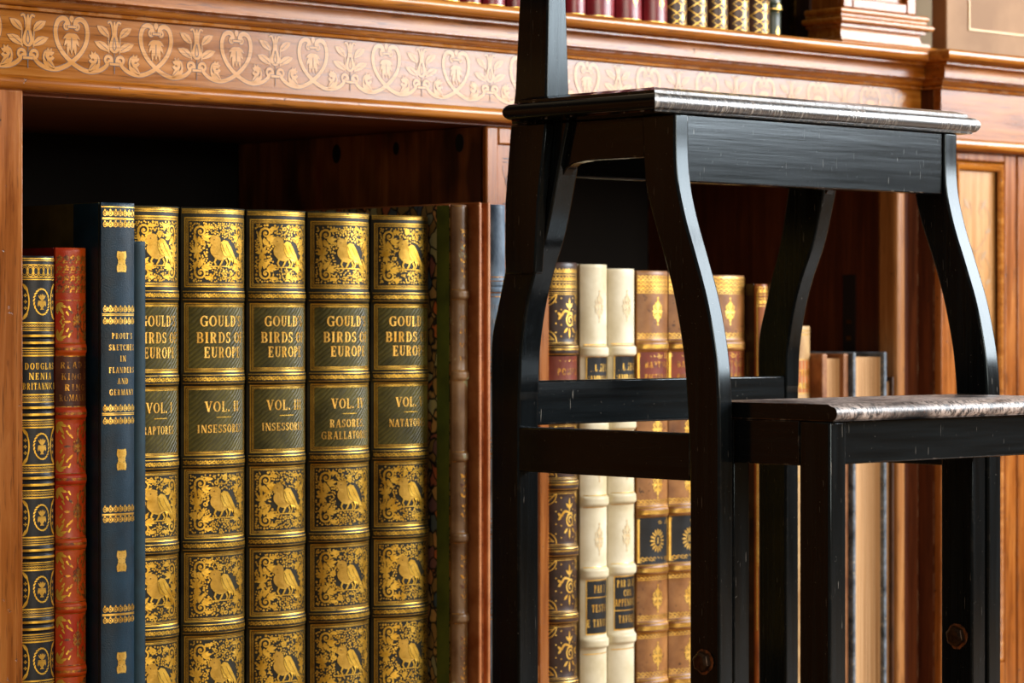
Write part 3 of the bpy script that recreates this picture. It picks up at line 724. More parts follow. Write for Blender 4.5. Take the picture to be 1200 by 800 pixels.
# ------------------------------------------------------------------ library steps
ls = thing('library_steps', 'black ebonised library steps with curved legs, hand post and scuffed treads before the bookcase', 'step stool', (1.82, 1.39, 0))
T_ = lambda name, mb, m, bevel=0, seg=2, angle=40: mb.build(name, m, ls, bevel, angle, None, seg)
def tread(x0, x1, y0, y1, prof):
    """slab with the moulded edge prof = [(inset, z)...] run round its four sides, listed bottom to top"""
    rings = [[(x0+i, y0+i, z), (x1-i, y0+i, z), (x1-i, y1-i, z), (x0+i, y1-i, z)] for i, z in prof]
    mb = MB().loft(rings); mb.m = [0 if i % 4 == 0 else 1 for i in range(len(rings)*4-4)]+[1, 1]
    return mb
PR = [(.014, .7913), (.006, .7918)]+[(.008-a, b) for a, b in arc(0, .8005, .0078, -80, 90, 8)]+[(.0095, .8088), (.0095, .8112), (.0135, .8125), (.019, .8145)]
T_('top_tread', tread(1.5797, 2.0511, 1.3538, 1.5530, PR), [NOSE, BLACKY], 0, 2, 30)
PR2 = [(.004, .5180)]+[(.0085-a, b) for a, b in arc(0, .5245, .0065, -75, 60, 7)]+[(.008, .5305), (.012, .5325)]
def slab(x0, x1, y0, y1, prof):     # moulded along the front only
    pts = [(y0+i, z) for i, z in prof]+[(y1, prof[-1][1]), (y1, prof[0][1])]
    mb = MB().loft([[(x, y, z) for y, z in pts] for x in (x0, x1)]); mb.m = [0]*(len(mb.f)-2)+[1, 1]
    return mb
T_('lower_tread', slab(1.6355, 2.0022, 1.1885, 1.352, PR2), [WORN, BLACKY], .0008, 2, 30)
def leg(x0, x1, front, back):
    F = cr(front, 5); B = cr(back, 5)
    def at(L, z):
        for (y0, z0), (y1, z1) in zip(L, L[1:]):
            if z0 >= z >= z1: return y0+(y1-y0)*((z0-z)/((z0-z1) or 1))
        return L[-1][0] if z < L[-1][1] else L[0][0]
    zs = sorted(set([round(p[1], 4) for p in F]+[F[-1][1]]), reverse=True)
    return MB().loft([[(x0, at(F, z), z), (x1, at(F, z), z), (x1, at(B, z), z), (x0, at(B, z), z)] for z in zs])
FF = [(1.3618, .7917), (1.3607, .7395), (1.3515, .7005), (1.3375, .6625), (1.3240, .6245), (1.3145, .5855), (1.3097, .5520), (1.3080, .5109), (1.3078, .4542), (1.3078, .2), (1.306, 0)]
FB = [(1.4034, .7917), (1.4012, .7418), (1.3940, .710), (1.3777, .6677), (1.3654, .6322), (1.3555, .5923), (1.3502, .5602), (1.3461, .5099), (1.3440, .4542), (1.344, .2), (1.342, 0)]
RF = [(1.4990, .7917), (1.5101, .754), (1.5274, .6897), (1.5448, .649), (1.5553, .6168), (1.5630, .5771), (1.5650, .5400), (1.5659, .5008), (1.5659, .2), (1.568, 0)]
RB = [(1.5500, .7917), (1.5610, .754), (1.5740, .6897), (1.5870, .649), (1.5956, .6194), (1.6040, .5900), (1.6055, .5600), (1.6050, .5000), (1.6045, .2), (1.606, 0)]
for x0, x1, f, b in ((1.614, 1.6325, FF, FB), (2.0024, 2.0229, FF, FB), (1.614, 1.6405, RF, RB), (2.0010, 2.0215, [(y+.003, z) for y, z in RF], [(y+.003, z) for y, z in RB])):
    T_('leg', leg(x0, x1, f, b), BLACKZ, .0022, 3)
# hand post, lapped outside the rear left leg and running up behind the tread
mb = MB(); rr = []
for z, ya, yb, xa, xb in ((.649, 1.5320, 1.5725, 1.602, 1.6138), (.668, 1.5305, 1.5735, 1.602, 1.6138), (.717, 1.5270, 1.5730, 1.602, 1.6138), (.7905, 1.5165, 1.5650, 1.602, 1.6138)): rr.append([(xa, ya, z), (xb, ya, z), (xb, yb, z), (xa, yb, z)])
mb.loft(rr); rr = []
for z, ya, yb, xa, xb in ((.7906, 1.5165, 1.5645, 1.602, 1.6325), (.821, 1.5160, 1.5592, 1.602, 1.6322), (.9044, 1.5138, 1.5532, 1.602, 1.6265), (1.08, 1.510, 1.547, 1.603, 1.624), (1.35, 1.509, 1.540, 1.604, 1.622)): rr.append([(xa, ya, z), (xb, ya, z), (xb, yb, z), (xa, yb, z)])
mb.loft(rr)
T_('post', mb, BLACKZ, .002, 3)
T_('front_apron', MB().box(1.6325, 2.0024, 1.3645, 1.382, .7303, .7912), BLACK, .0012)
T_('rear_apron', MB().box(1.6405, 2.0010, 1.527, 1.545, .7415, .7912), BLACK, .0012)
for xa in (1.621, 2.004):
    pts = [(1.394, .7912), (1.394, .7542), (1.480, .7542), (1.500, .752), (1.510, .746), (1.518, .735), (1.522, .7912)]
    T_('side_apron', MB().loft([[(x, y, z) for y, z in pts] for x in (xa, xa+.012)]), BLACKY, .001)
T_('rear_stretcher', MB().box(1.6405, 2.0010, 1.570, 1.586, .5048, .5475), BLACK, .0015)
for xa in (1.6150, 2.0035): T_('side_stretcher', MB().box(xa, xa+.015, 1.344, 1.568, .4615, .5038), BLACKY, .0015)
# lower step frame, pivoted inside the front legs
for xa, xb in ((1.6355, 1.6575), (1.9802, 2.0022)):
    T_('step_leg', MB().loft([[(xa, 1.1985, z), (xb, 1.1985, z), (xb, 1.2335, z), (xa, 1.2335, z)] for z in (0, .5178)]), BLACKZ, .0022, 3)
    T_('step_leg', MB().loft([[(xa, 1.3105, z), (xb, 1.3105, z), (xb, 1.3490, z), (xa, 1.3490, z)] for z in (0, .5178)]), BLACKZ, .0022, 3)
    T_('step_side_rail', MB().box(xa, xa+.021, 1.2336, 1.3104, .4785, .5178), BLACKY, .001)
T_('step_apron', MB().box(1.6576, 1.9801, 1.2015, 1.2175, .4800, .5178), BLACK, .0012)
T_('step_rear_rail', MB().box(1.6576, 1.9801, 1.322, 1.338, .4800, .5178), BLACK, .0012)
T_('step_stretcher', MB().box(1.6576, 1.9801, 1.208, 1.224, .12, .155), BLACK, .0012)
def bolt(x, y, z, r, hexa=True):
    wa = MB(); n = 20; R0 = random.Random(5)
    wa.loft([[(x-d, y+rr_*math.cos(2*PI*i/n)*(1+.18*R0.random()), z+rr_*math.sin(2*PI*i/n)*(1+.18*R0.random())) for i in range(n)] for d, rr_ in ((-.0004, r*1.08), (.0005, r*1.08))])
    w_ = T_('bolt', wa, CHIPPED); n = 6 if hexa else 16
    b_ = MB().loft([[(x-d, y+rr_*math.cos(2*PI*(i+.3)/n), z+rr_*math.sin(2*PI*(i+.3)/n)) for i in range(n)] for d, rr_ in ((.0004, r), (.0055, r), (.0075, r*.7))])
    b_.build('bolt_head', STEEL, w_, .0006)
bolt(1.614, 1.3263, .3016, .0095); bolt(1.9802, 1.3288, .2966, .0105)
# ------------------------------------------------------------------ the books of the left bay
L_GOULD = leather('olive_black_morocco', '14120a', '2e2a14', rough=.45, coat=0)
L_OLIVE = leather('hatched_olive_morocco', '38340e', '6e6428', rough=.45, hatch=True, bump=.7, coat=0)
OLIVEC = leather('olive_cloth', '3a3a1c', '52502a', rough=.6)
def gould(vol, kind, seed):
    D_ = {}
    bands = [.441, .356, .2715, .187, .1025]
    def f(A, U, H):
        e = U-.0035
        for v in (.5285, .5268, .5250): A.hline(v, -U+.001, U-.001, .0009)
        pan = [(.4495, .5205), (.363, .4335), (.2785, .349), (.194, .2645), (.1095, .180), (.014, .0955)]
        for i, (a, b) in enumerate(pan):
            A.frame(-e, e, a, b)
            if i in (1, 2): A.rect(-e+.0042, a+.0042, e-.0042, b-.0042, 2, .00012)
            else: A.put(damask(e-.005, (b-a)/2-.005, seed*10+i), 0, (a+b)/2)
        vn = vine(.95)
        for b in bands:
            A.hline(b+.0042, -U+.002, U-.002, .0006); A.hline(b-.0042, -U+.002, U-.002, .0006)
            A.row(vn, b, -U+.003, U-.003, int(2*U/.0095))
        A.hline(.009, -U+.001, U-.001, .0009); A.hline(.006, -U+.001, U-.001, .0009)
        kk = min(1, (2*U)/.092)
        text(A, "GOULD'S", .002*kk, .4150, .0110, .056*kk, 4); text(A, 'BIRDS OF', .002*kk, .3982, .0110, .064*kk, 4); text(A, 'EUROPE', .003*kk, .3832, .0110, .050*kk, 4)
        text(A, 'VOL. '+vol, .002*kk, .3280, .0105, (.036+.005*len(vol))*kk, 4); A.hline(.3172, -.008*kk, .012*kk, .0007)
        lines = kind
        for i, s_ in enumerate(lines): text(A, s_, .001*kk, .3055-.0125*i+(.0 if len(lines) == 1 else .0015), .0082, .0060*len(s_)*kk, 4, gap=.13)
    return f, bands
gx = [1.4045, 1.4743, 1.5577, 1.6379, 1.7254, 1.8100]
G_N = ['leftmost of the five matching gilt bird folios, lettered VOL. I', 'gilt olive bird folio lettered VOL. II, widest of its set', 'gilt olive bird folio lettered VOL. III, middle of its set of five', 'gilt olive bird folio lettered VOL. IV, two title lines under the number', 'rightmost of the five matching gilt bird folios, lettered VOL. V']
for i, (vol, kind) in enumerate((('I', ['RAPTORES']), ('II', ['INSESSORES']), ('III', ['INSESSORES']), ('IV', ['RASORES.', 'GRALLATORES']), ('V', ['NATATORES']))):
    f, bands = gould(vol, kind, i+1)
    book(G_N[i], gx[i]+.0016, gx[i+1]-.0016, 1.915, .5305 if i != 4 else .529, 45, [L_GOULD, GILT, L_OLIVE, GILTM, GILTL], OLIVEC, bands, .0022, .0058, f, .39, group='bird folios in the left bay', headcap=.002)
# narrow black folio
L_BLK = leather('black_morocco', '07080a', '121519', rough=.38, vert=True, coat=.1)
def f_black(A, U, H):
    c = [.4395-.0678*0]
    bz = [.401, .333, .2664, .198, .130, .062]
    R = A.rect; un = urn(.95)
    ch = Art(); ch.ring(0, 0, .0012, .0007, .0005, n=8)
    for b in bz:
        for o, w_ in ((.0033, .0022), (-.0033, .0022), (.0085, .0010), (-.0085, .0010), (.0105, .0005), (-.0105, .0005), (.0155, .0014), (-.0155, .0014)): A.hline(b+o, -U, U, w_)
        for o in (.0128, -.0128): A.row(ch, b+o, -U, U, 14)
    meds = [.4365, .2995, .232, .164, .096]
    for z in meds:
        A.put(un, .001, z)
        for sx in (-1, 1):
            A.ring(sx*(U+.002), z, .009, .017, .0012, 1, .0003, 14, 100 if sx > 0 else -80, 260 if sx > 0 else 80)
            for dv in (-.006, 0, .006): A.flower(sx*(U-.0035), z+dv, .0018, 4)
            for dv in (-1, 1): A.leaf(sx*(U-.001), z+dv*.017, 90-dv*0+sx*35 if dv < 0 else -90-sx*35, .009, .003)
    for s_, v, w_ in (('DOUGLAS', .3755, .034), ('NENIA', .366, .026), ('BRITANNICA', .3565, .038)): text(A, s_, .0005, v, .0062, w_, 1, gap=.22)
    lc = Art(); lc.ring(0, 0, .0034, .0052, .0006, n=12); lc.ring(0, 0, .0022, .0036, .0004, n=10)
    A.row(lc, .4655, -U, U, 7); 
    for v in (.4595, .4575, .4715, .4755, .4775): A.hline(v, -U, U, .0008)
    for v in (.02, .012, .008): A.hline(v, -U, U, .001)
book('narrow black folio with gilt urn medallions next to the left upright', 1.2721, 1.3085, 1.8935, .480, 34, [L_BLK, GILT, L_BLK, GILTM], leather('dark_red_boards', '4a1512', '6a1d18'), [b+o for b in (.401, .333, .2664, .198, .130, .062) for o in (.0033, -.0033)], .0014, .0024, f_black, vs=(1.0078, -0.0073))
# red folio
L_RED = leather('red_orange_morocco', 'a81206', 'b8500c', rough=.4, scale=22, coat=.15)
L_REDB = leather('brown_label', '3a1c0e', '5e2c12', rough=.4)
def f_red(A, U, H):
    bz = [.391, .329, .266, .204, .1426, .082, .02]
    def corner_spray():
        c = Art()
        for an, L in ((20, .010), (60, .013), (90, .010), (-5, .006)): c.leaf(0, 0, an, L, .003); 
        for x, y in ((.005, .012), (.009, .008), (.011, .003), (.003, .017)): c.ell(x, y, .0012, n=6); c.leaf(x, y, 60, .004, .0016)
        return c
    cs = corner_spray(); pan = [(bz[i+1]+.007, bz[i]-.007) for i in range(6)]
    pan[0] = None
    pan.append((.398, .436))
    for p in pan:
        if not p: continue
        a, b = p
        A.put(cs, -U+.002, a+.002); A.put(cs, -U+.002, b-.002, 1, -1); A.put(cs, U-.002, a+.002, -1, 1, 2); A.put(cs, U-.002, b-.002, -1, -1, 2)
        m = (a+b)/2; fl = Art(); fl.put(fleuron(.9), 0, 0)
        for an in range(0, 360, 45): fl.leaf(.008*math.cos(math.radians(an)), .011*math.sin(math.radians(an)), an, .007, .0025)
        A.put(fl, .003, m, 1, 1, 2)
        for v in (a-.0015, b+.0015): A.hline(v, -U, U, .0006, 2)
    vn = vine(.6)
    for b in bz: A.row(vn, b, -U, 0, 3, 2); A.row(vn, b, 0, U, 3, 2)
    st = Art(); st.flower(0, 0, .003, 5); st.leaf(-.002, -.002, 250, .004, .002)
    for v in (.478, .4685, .459, .450): A.row(st, v, -U+.001, U, 6, 2); A.hline(v-.0045, -U, U, .0004, 2)
    for v in (.384, .3355): A.hline(v, -U, U, .0009, 2)
    for s_, v, w_ in (("READ S", .3755, .032), ('KING S', .3645, .030), ('RING', .354, .024), ('ROMANUM', .344, .034)): text(A, s_, .001, v, .0062, w_, 2, gap=.2)
book('red-orange folio with gilt sprays and brown label, right of the black one', 1.3125, 1.3476, 1.8965, .488, 48, [L_RED, GILT, GILTF, L_REDB], leather('red_cloth_boards', '6a1610', '8a2418'), (.391, .329, .266, .204, .1426, .082, .02), .0022, .0042, f_red, patches=((.336, .3835, 3),), vs=(1.0051, -0.0056))
# blue folio
L_BLUE = leather('deep_blue_morocco', '03202f', '083349', rough=.42, grain=900, bump=.4, coat=0)
def f_blue(A, U, H):
    lc = lace(.0058); n = 7
    def lacerow(v, s): A.row(lc, v, -U+.001, U-.001, n); A.hline(v+.0045*s, -U+.001, U-.001, .0008); A.hline(v+.0058*s, -U+.001, U-.001, .0005)
    z = lambda y: .65-(y-325)/2770*2.284-.19
    A.hline(z(243), -U, U, .001)
    for a, b in ((250.5, 263.5), (363, 377), (479, 494), (597, 609), (714, 727)):
        lacerow(z(a), -1); A.row(lc, z(b), -U+.001, U-.001, n, su=1); A.hline((z(a)+z(b))/2, -U+.001, U-.001, .0007)
    orn = Art()
    for sx in (-1, 1):
        for sy in (-1, 1):
            orn.leaf(sx*.0008, 0, 90*sy, .0105, .003); orn.leaf(sx*.0035, sy*.001, 90*sy-sx*sy*8, .0095, .0032); orn.leaf(sx*.001, sy*.003, 90*sy-sx*sy*70, .0055, .002); orn.leaf(sx*.001, sy*.0075, 90*sy-sx*sy*60, .005, .002)
            orn.spiral(sx*.003, sy*.005, .0022, .0006, 0, .9*sx*sy, .001, .0005, n=8)
    for sx in (-1, 1):
        orn.leaf(0, 0, 90-90*sx, .0048, .0042)
    for sy in (-1, 1): orn.ell(0, sy*.0065, .0026, .0022, 1, .0003, 8); orn.strip([(-.005, sy*.0098), (0, sy*.0088), (.005, sy*.0098)], .0012)
    orn.ell(0, 0, .0024, .0042, 1, .0003, 8)
    for y in (307, 539, 658, 777): A.put(orn, .0015, z(y))
    for s_, y, w_ in (("PROUT'S", 394, .025), ('SKETCHES', 407.5, .031), ('IN', 420.6, .007), ('FLANDERS', 434, .031), ('AND', 447, .013), ('GERMANY', 460, .030)): text(A, s_, .003, z(y), .0056, w_, 1, gap=.25)
book('tall deep blue folio with gilt lace bands and lettering, olive cloth side', 1.3510, 1.3900, 1.8755, .5317, 26, [L_BLUE, GILTW], OLIVEC, (), 0, .004, f_blue, .38, corner=(L_BLUE, .042), vs=(1.0035, -0.0047))
book('thin plain slate blue folio squeezed between the lace-banded folio and the bird folios', 1.3908, 1.4042, 1.8765, .495, 40, [leather('slate_blue_cloth', '0f2a36', '193c4a', rough=.55, grain=1500)], leather('slate_cloth_boards', '24424f', '35586a', rough=.6), depth=.36, vs=(1.0017, -0.0036))
# marbled half-leather folio
L_MB = leather('rubbed_brown_calf', '5a3a1c', '8a6844', spot='a0a078', rough=.36, scale=30, coat=.3, sscale=60)
L_GRN = leather('olive_green_leather', '4a5a24', '66762e', rough=.5)
def f_marb(A, U, H):
    for b in (.4406, .351, .261, .171, .082): A.hline(b+.0055, -U, U, .0007, 1); A.hline(b-.0055, -U, U, .0007, 1)
    tr = Art()
    for k in range(5):
        for s in (-1, 1): tr.leaf(0, -.022+.011*k, 90-s*50, .007, .003); tr.ell(s*.0035, -.018+.010*k, .0011, n=6)
        tr.ell(0, -.026+.0112*k, .0012, n=6)
    for v in (.487, .216, .126, .036): A.put(tr, .001, v)
    for s_, v in (('HISTOIRE', .415), ('DES', .400), ('PLANTES', .385), ('TOM. I', .370)): text(A, s_, .002, v, .0045, .014, 1, gap=.2)
    A.hline(.5385, -U, U, .0008)
book('rubbed brown calf spine with marbled paper side, right of the bird folios', 1.8115, 1.8340, 1.8795, .540, 58, [L_MB, GILTF], MARBLE, (.4406, .351, .261, .171, .082), .0022, .0042, f_marb, .39, corner=(L_GRN, .020), vs=(0.9743, 0.0137))
L_TAN = leather('tan_calf_boards', '9a5428', 'c88450', rough=.42, scale=30, spot='d8a06a', spots=(.66, .74), sscale=120, coat=.15)
foredge_book('thin tan calf folio turned with its leaf edges outward in the left bay', 1.8348, 1.8525, 1.862, .5427, L_TAN, plain('brown_leaf_edges', 'b8703a', .7, h2='8a4c22', scale=120), .38, .0048)
L_NAVY = leather('faded_navy_cloth', '26384a', '7a90a4', rough=.5, scale=60, vert=True, spot='8a93a0', spots=(.66, .78), sscale=90)
def f_navy(A, U, H):
    for b in (.449, .359, .269, .179, .089):
        for o in (.0065, -.0065, .011, -.011): A.hline(b+o, -U, U, .0009, 1)
    for s_, v in (('FLORE', .427), ('DES', .411), ('SERRES', .395)): text(A, s_, -.001, v, .005, .016, 2, gap=.2)
book('faded navy folio with double raised bands against the middle upright', 1.8532, 1.8795, 1.8685, .541, 50, [L_NAVY, GILTF, plain('faded_silver', '8a8f98', .5)], L_NAVY, [b+o for b in (.449, .359, .269, .179, .089) for o in (.0035, -.0035)], .0018, .0026, f_navy, .37, vs=(0.9718, 0.0152))
# ------------------------------------------------------------------ the books of the right bay
L_SPOT = leather('spotted_dark_calf', '2a1a12', '4a2e1f', spot='140c08', rough=.38, sscale=160, coat=.2)
L_PINK = leather('red_brown_label', '5a2214', '7c3420', rough=.4)
def f_spot(A, U, H):
    bz = (.374, .2948, .2157, .1378, .0595, -.019)
    sg = sprig(1.45); ro = Art(); ro.leaf(-.0014, 0, 60, .003, .0013)
    for a, b in ((.382, .4415), (.2235, .287), (.1455, .208), (.067, .130), (-.011, .052)):
        m = (a+b)/2+.001; A.put(sg, .003, m, 1, min(1.25, (b-a)/.048))
        for sx in (-1, 1):
            for sy in (-1, 1):
                vc = a+.002 if sy < 0 else b-.002
                A.ring(sx*U, vc, .012, .013, .0012, 1, .0003, 10, (90 if sy < 0 else 180) if sx > 0 else (0 if sy < 0 else -90), (180 if sy < 0 else 270) if sx > 0 else (90 if sy < 0 else 0))
                for k in range(5): A.leaf(sx*(U-.001-.002*k), vc-sy*(.010-.002*k), 90+sx*sy*50, .004, .0018); A.ell(sx*(U-.002-.0015*k), vc-sy*.003, .0009, n=6)
            for dv in (-.3, -.12, .12, .3):
                A.ell(sx*.0155, m+dv*(b-a), .0010, n=6); A.ell(sx*.009, m+dv*1.25*(b-a), .0010, n=6)
        for v in (a-.0008, a+.001, b, b-.002): A.hline(v, -U, U, .0006)
    for b in bz:
        A.row(ro, b, -U, U, 26); A.hline(b+.0045, -U, U, .0008); A.hline(b-.0045, -U, U, .0008)
    wv = [(-U+2*U*i/60, .3625+.0014*math.sin(i*.9)) for i in range(61)]; A.strip(wv, .0006); A.strip([(u, .308+(v-.3625)) for u, v in wv], .0006)
    text(A, 'POMPEI', .004, .349, .0075, .036, 4, gap=.3); text(A, 'ANTIQUITATES', .003, .3265, .0055, .040, 4, gap=.2)
    lc = lace(.005)
    for v in (.4485, .4575, .4665): A.row(lc, v, -U, U, 12); A.hline(v-.0042, -U, U, .0007)
book('dark spotted calf folio with gilt scroll sprigs beside the middle upright', 1.9800, 2.0286, 1.908, .477, 44, [L_SPOT, GILTW, L_PINK, GILT, GILTF], L_SPOT, (.374, .2948, .2157, .1378, .0595, -.019), .0034, .0055, f_spot, patches=((.304, .367, 2),), vs=(0.9618, 0.0218))
L_VEL = leather('cream_vellum', 'c4b48c', 'e6dcc0', rough=.45, scale=18, grain=300, bump=.12, spot='b59a68', spots=(.68, .78), sscale=30)
GHOST = plain('rubbed_tooling', 'c9a874', .5, h2='e0cca0', scale=160)
L_BLAB = leather('black_label', '0c0e10', '1a1d20', rough=.38)
def vellum(lab2):
    def f(A, U, H):
        e = U-.0035
        for va, vb in ((.318, .3645), (.035, .099)):
            q = -.0165; A.rect(q, va, e, vb, 2, .0002)
            for v in (va, vb): A.hline(v, q, e, .0014)
            A.rect(q, va, q+.0010, vb); A.rect(e-.001, va, e, vb)
        text(A, 'MUSEO', .0025, .352, .0090, .033, 1, gap=.18); text(A, 'CAMPANA', .001, .338, .0090, .036, 1, gap=.12); text(A, 'TOM. I', .002, .326, .005, .02, 1)
        A.hline(.0785 if len(lab2) == 3 else .058, q, e, .0010)
        for s_, v, h_, w_ in lab2: text(A, s_, .0028, v, h_*1.05, w_, 1, gap=.22)
        for v in (.3775, .3795, .288, .276, .2, .186, .1145, .0115): A.hline(v, -e, e, .0010)
        for v in (.425, .235, .148):
            s = fleuron(1.15); A.put(s, .002, v, 1, 1.3, 3)
    return f
VB = (.371, .282, .193, .107, .024)
book('cream vellum folio with black label PAR I, left of the vellum pair', 2.0330, 2.0758, 1.907, .475, 40, [L_VEL, GILTW, L_BLAB, GHOST], L_VEL, VB, .0042, .0052, vellum((('PAR I', .0885, .0085, .018), ('TESTO', .0655, .0085, .024), ('E TAVOLE', .048, .0085, .036))), group='vellum pair', headcap=.001, vs=(0.9584, 0.0239))
book('cream vellum folio with black label APPENDICE, right of the vellum pair', 2.0800, 2.1231, 1.909, .470, 40, [L_VEL, GILTW, L_BLAB, GHOST], L_VEL, VB, .0042, .0052, vellum((('PAR II III', .0905, .0080, .031), ('CON', .079, .0075, .013), ('APPENDICE', .0675, .0080, .036), ('TAVOLE', .0475, .0085, .027))), group='vellum pair', headcap=.001, vs=(0.9554, 0.0258))
L_CALF = leather('mottled_brown_calf', '6a3e1c', 'a87440', spot='321a0c', rough=.36, scale=24, sscale=150, spots=(.62, .68), coat=.25)
def calf(num, lw):
    def f(A, U, H):
        bz = (.3745, .3067, .239, .1713, .1005, .0296, -.04)
        fl = fleuron(1.35)
        def wav(v, m=1):
            A.strip([(-U+2*U*i/48, v+.0010*math.sin(i*1.3)) for i in range(49)], .0009, None, m); A.strip([(-U+2*U*i/48, v-.0028+.0010*math.sin(i*1.3+1.6)) for i in range(49)], .0009, None, m); A.hline(v-.0052, -U, U, .0007, m)
        ro = Art(); ro.strip([(-.0016, -.0025), (.0016, .0025)], .0011)
        for b in bz:
            A.row(ro, b, -U, U, 24); A.hline(b+.0058, -U, U, .0008); A.hline(b-.0058, -U, U, .0008)
        for k, (a, b) in enumerate(((.381, .464), (.3125, .3685), (.2448, .3008), (.177, .233), (.1065, .165), (.0355, .0945), (-.034, .0235))):
            if k in (1, 4):
                A.rect(-U+.0004, a+.003, -U+.003, b-.003); A.rect(U-.003, a+.003, U-.0004, b-.003)
                wav(b-.003); wav(a+.0085)
                continue
            A.put(fl, .002, (a+b)/2-(.005 if k == 0 else 0)); wav(a+.0085)
            if k == 0:
                for v in (.460, .455, .450, .445): wav(v)
            else: wav(b-.001)
        text(A, 'BARTOLI', .003, .352, .0075, .040*lw, 4, gap=.2); text(A, 'PICTURAE', .003, .337, .0065, .040*lw, 4, gap=.2)
        m = .136
        for i in range(16): A.leaf(.002+.0062*math.cos(PI*i/8), m+.0085*math.sin(PI*i/8), 22.5*i, .0062, .0022)
        A.ring(.002, m, .0058, .0080, .0009); text(A, num, .002, m, .0075, .0030*len(num), 1)
    return f
L_RUST = leather('rust_red_label', '54180e', '8a3a1c', rough=.4, vert=True)
for lab, xa, xb, H_, num, lw in (('mottled calf folio with gilt sun on a black label, right of the vellum pair', 2.1249, 2.1760, .467, 'I', 1), ('mottled calf folio half hidden behind the curved front leg of the steps', 2.1778, 2.2312, .465, 'II', 1), ('thick mottled calf folio seen between the front and rear legs of the steps', 2.2334, 2.3099, .463, 'III', 1.4)):
    book(lab, xa, xb, 1.906, H_, 30, [L_CALF, GILTW, L_RUST, L_BLAB, GILTF], L_CALF, (.3745, .3067, .239, .1713, .1005, .0296, -.04), .0036, .0052, calf(num, lw), group='mottled calf set', vs=(.949, .0298), patches=((.3135, .3675, 2), (.1075, .1645, 3)))
L_AMB = leather('amber_calf', '6a3008', '9a5212', rough=.34, scale=20, coat=.3)
def f_amber(A, U, H):
    lc = lace(.0052)
    for v in (.442, .428, .332, .324, .108, .098): A.row(lc, v, -U+.001, U-.001, 5); A.hline(v+.005, -U, U, .0007); A.hline(v-.005, -U, U, .0007)
    d = Art(); d.poly([(0, -.008), (.0045, 0), (0, .008), (-.0045, 0)]); A.put(d, .001, .384); A.put(d, .001, .21)
    A.strip([(-U+.0012, .01), (-U+.0012, H-.01)], .0012)
    for k in range(60): A.ell(-U+.003, .115+.0033*k, .0008, n=5)
book('thin amber calf book with gilt diamond, seen left of the rear leg', 2.3115, 2.3318, 1.888, .451, 48, [L_AMB, GILTW], leather('dark_brown_boards', '1e120a', '38200f'), (), 0, .004, f_amber, vs=(0.942, 0.0341))
def f_lines(*vs):
    def f(A, U, H):
        for v in vs: A.hline(v, -U, U, .0012)
    return f
L_CRIM = leather('crimson_leather', '5a0d10', '7e1a1a', rough=.38, coat=.2)
book('short crimson book mostly hidden by the rear right leg of the steps', 2.3337, 2.3680, 1.905, .430, 40, [L_CRIM, GILTW], L_CRIM, (), 0, .004, f_lines(.41, .405, .3, .295), vs=(0.9399, 0.0356))
def f_tl(A, U, H):
    for v in (.39, .385, .352, .308, .2, .195): A.hline(v, -U, U, .001)
    text(A, 'LETTERE', .004, .335, .008, .05, 1); text(A, 'VARIE', .006, .318, .008, .034, 1)
book('pale tan book with orange label peeping past the rear right leg', 2.3707, 2.4292, 1.905, .396, 36, [leather('pale_tan_calf', '9a7448', 'c8a878', rough=.4), GILTW, leather('orange_label', '9a4c10', 'b8641c')], leather('tan_boards', '8a6238', 'a87c4a'), (), 0, .004, f_tl, patches=((.309, .351, 2),), vs=(0.9368, 0.0375))
BRN = leather('worn_brown_boards', '6a3d22', 'a8744a', rough=.42, scale=40, spot='c8986a', spots=(.66, .74))
foredge_book('brown book shelved leaf edges outward behind the lower step, wider dark boards', 2.4306, 2.4809, 1.886, .3742, BRN, PAGES, .33, .010)
bl = leather('blue_grey_marbled_boards', '1c2a36', '7d8894', rough=.5, scale=70, spot='c0b8a0', spots=(.6, .7))
foredge_book('thick book with leaf edges outward and blue-grey boards behind the lower step', 2.4823, 2.5480, 1.880, .3757, bl, PAGES, .34, .006, cap=leather('tan_spine_leather', '8a6238', 'b08a5a'))
foredge_book('small brown book with leaf edges outward, nearest the right-hand jamb', 2.5528, 2.5784, 1.893, .3441, leather('dark_calf_boards', '2a1a10', '55331c'), PAGES, .28, .004)
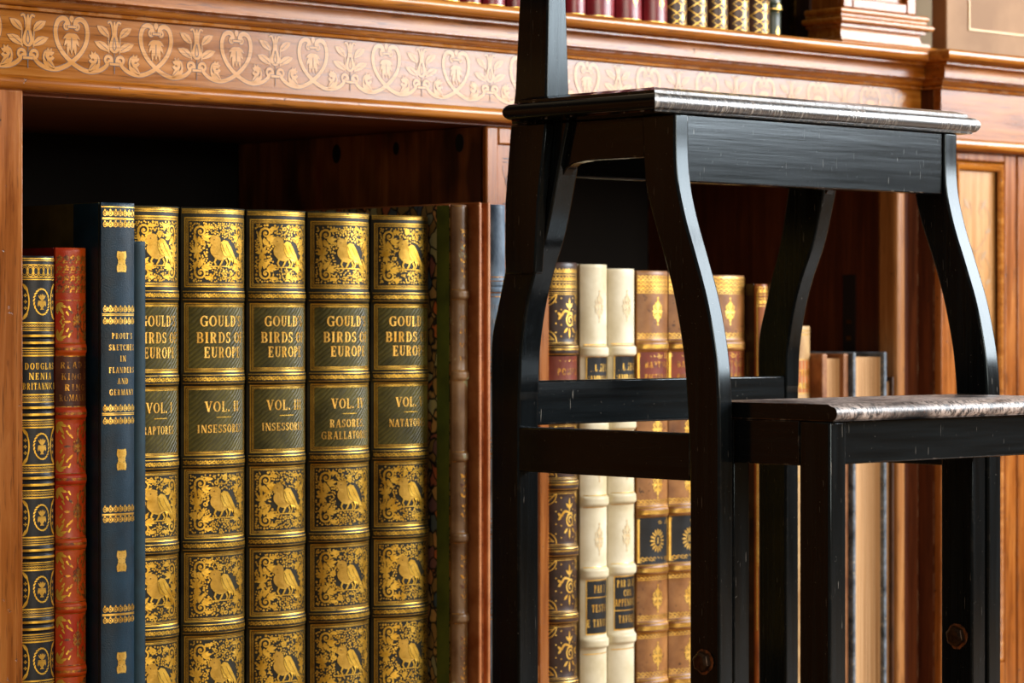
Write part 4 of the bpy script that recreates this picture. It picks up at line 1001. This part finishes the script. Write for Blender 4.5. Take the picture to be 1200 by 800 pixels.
# ------------------------------------------------------------------ the books on the upper ledge
L_WINE = leather('glossy_wine_calf', '5a0612', '8a1222', rough=.24, scale=25, coat=.6)
def f_wine(A, U, H):
    for v in (.007, .010, .0135, .0155): A.hline(v, -U, U, .0008)
    s = fleuron(.6); A.put(s, .001, .038); A.put(s, .001, .10)
L_DIA = leather('dark_diapered_calf', '2c1a12', '4a2a1a', rough=.34, coat=.35)
def f_dia(A, U, H):
    for v in (.003, .006, .0085): A.hline(v, -U, U, .0011)
    for k in range(8):
        v0 = .012+.024*k
        for s in (-1, 1):
            A.strip([(s*U, v0), (0, v0+.012), (s*U, v0+.024)], .0012); A.strip([(-.0, v0+.002), (s*U*.8, v0+.012), (0, v0+.022)], .0008)
        A.put(fleuron(.42), .001, v0+.012); A.flower(0, v0, .0022)
def f_grn(A, U, H):
    for v in (.004, .008, .048): A.hline(v, -U, U, .001)
    for k in range(4): A.put(fleuron(.5), 0, .02+.03*k)
L_DGR = leather('dark_green_calf', '14180f', '24301c', rough=.34, coat=.3)
ord_ = ['first', 'second', 'third', 'fourth', 'fifth', 'sixth', 'seventh', 'eighth']
wx = [(1.8355, 1.8635), (1.865, 1.8951), (1.8963, 1.9269), (1.9295, 1.9637), (1.9664, 1.9985), (2.0012, 2.0283), (2.031, 2.0585), (2.0613, 2.0926), (2.0947, 2.14), (2.1428, 2.1861), (2.1898, 2.2302)]
wl = ['wine-red book on the upper ledge, at the far left end of its row', 'wine-red book on the upper ledge, at the visible left end of its row', 'wine-red book on the upper ledge, third from the left end', 'wine-red book on the upper ledge, second to the left of the black post', 'wine-red book on the upper ledge, just left of the black post', 'wine-red book on the upper ledge hidden behind the black post on its left', 'wine-red book on the upper ledge hidden behind the black post on its right', 'wine-red book on the upper ledge, just right of the black post', 'plain wine-red book on the upper ledge, second right of the black post', 'wine-red book on the upper ledge, third right of the black post', 'wine-red book on the upper ledge, touching the first diamond-tooled spine']
for i, ((a, b), l) in enumerate(zip(wx, wl)):
    if i in (0, 5, 6): continue
    book(l, a, b, 1.958, .30, 50, [L_WINE, GILTW], L_WINE, (), 0, .003, f_wine, .25, .9458, 'wine-red set on the ledge')
for i, (a, b) in enumerate(((2.2317, 2.2645), (2.2667, 2.3008), (2.3038, 2.3376), (2.3407, 2.3766), (2.3782, 2.4145))):
    book(['leftmost of the five diamond-tooled brown spines on the ledge', 'second of the five diamond-tooled brown spines on the ledge', 'middle one of the five diamond-tooled brown spines on the ledge', 'fourth of the five diamond-tooled brown spines on the ledge', 'diamond-tooled brown spine on the ledge next to the dark green one'][i], a, b, 1.958, .30, 50, [L_DIA, GILTW], L_DIA, (.062,), .002, .004, f_dia, .25, .9458, 'diamond-tooled set on the ledge')
book('dark green gilt spine at the right end of the ledge row', 2.4169, 2.4402, 1.962, .30, 50, [L_DGR, GILTW], L_DGR, (.05,), .002, .004, f_grn, .25, .9458)
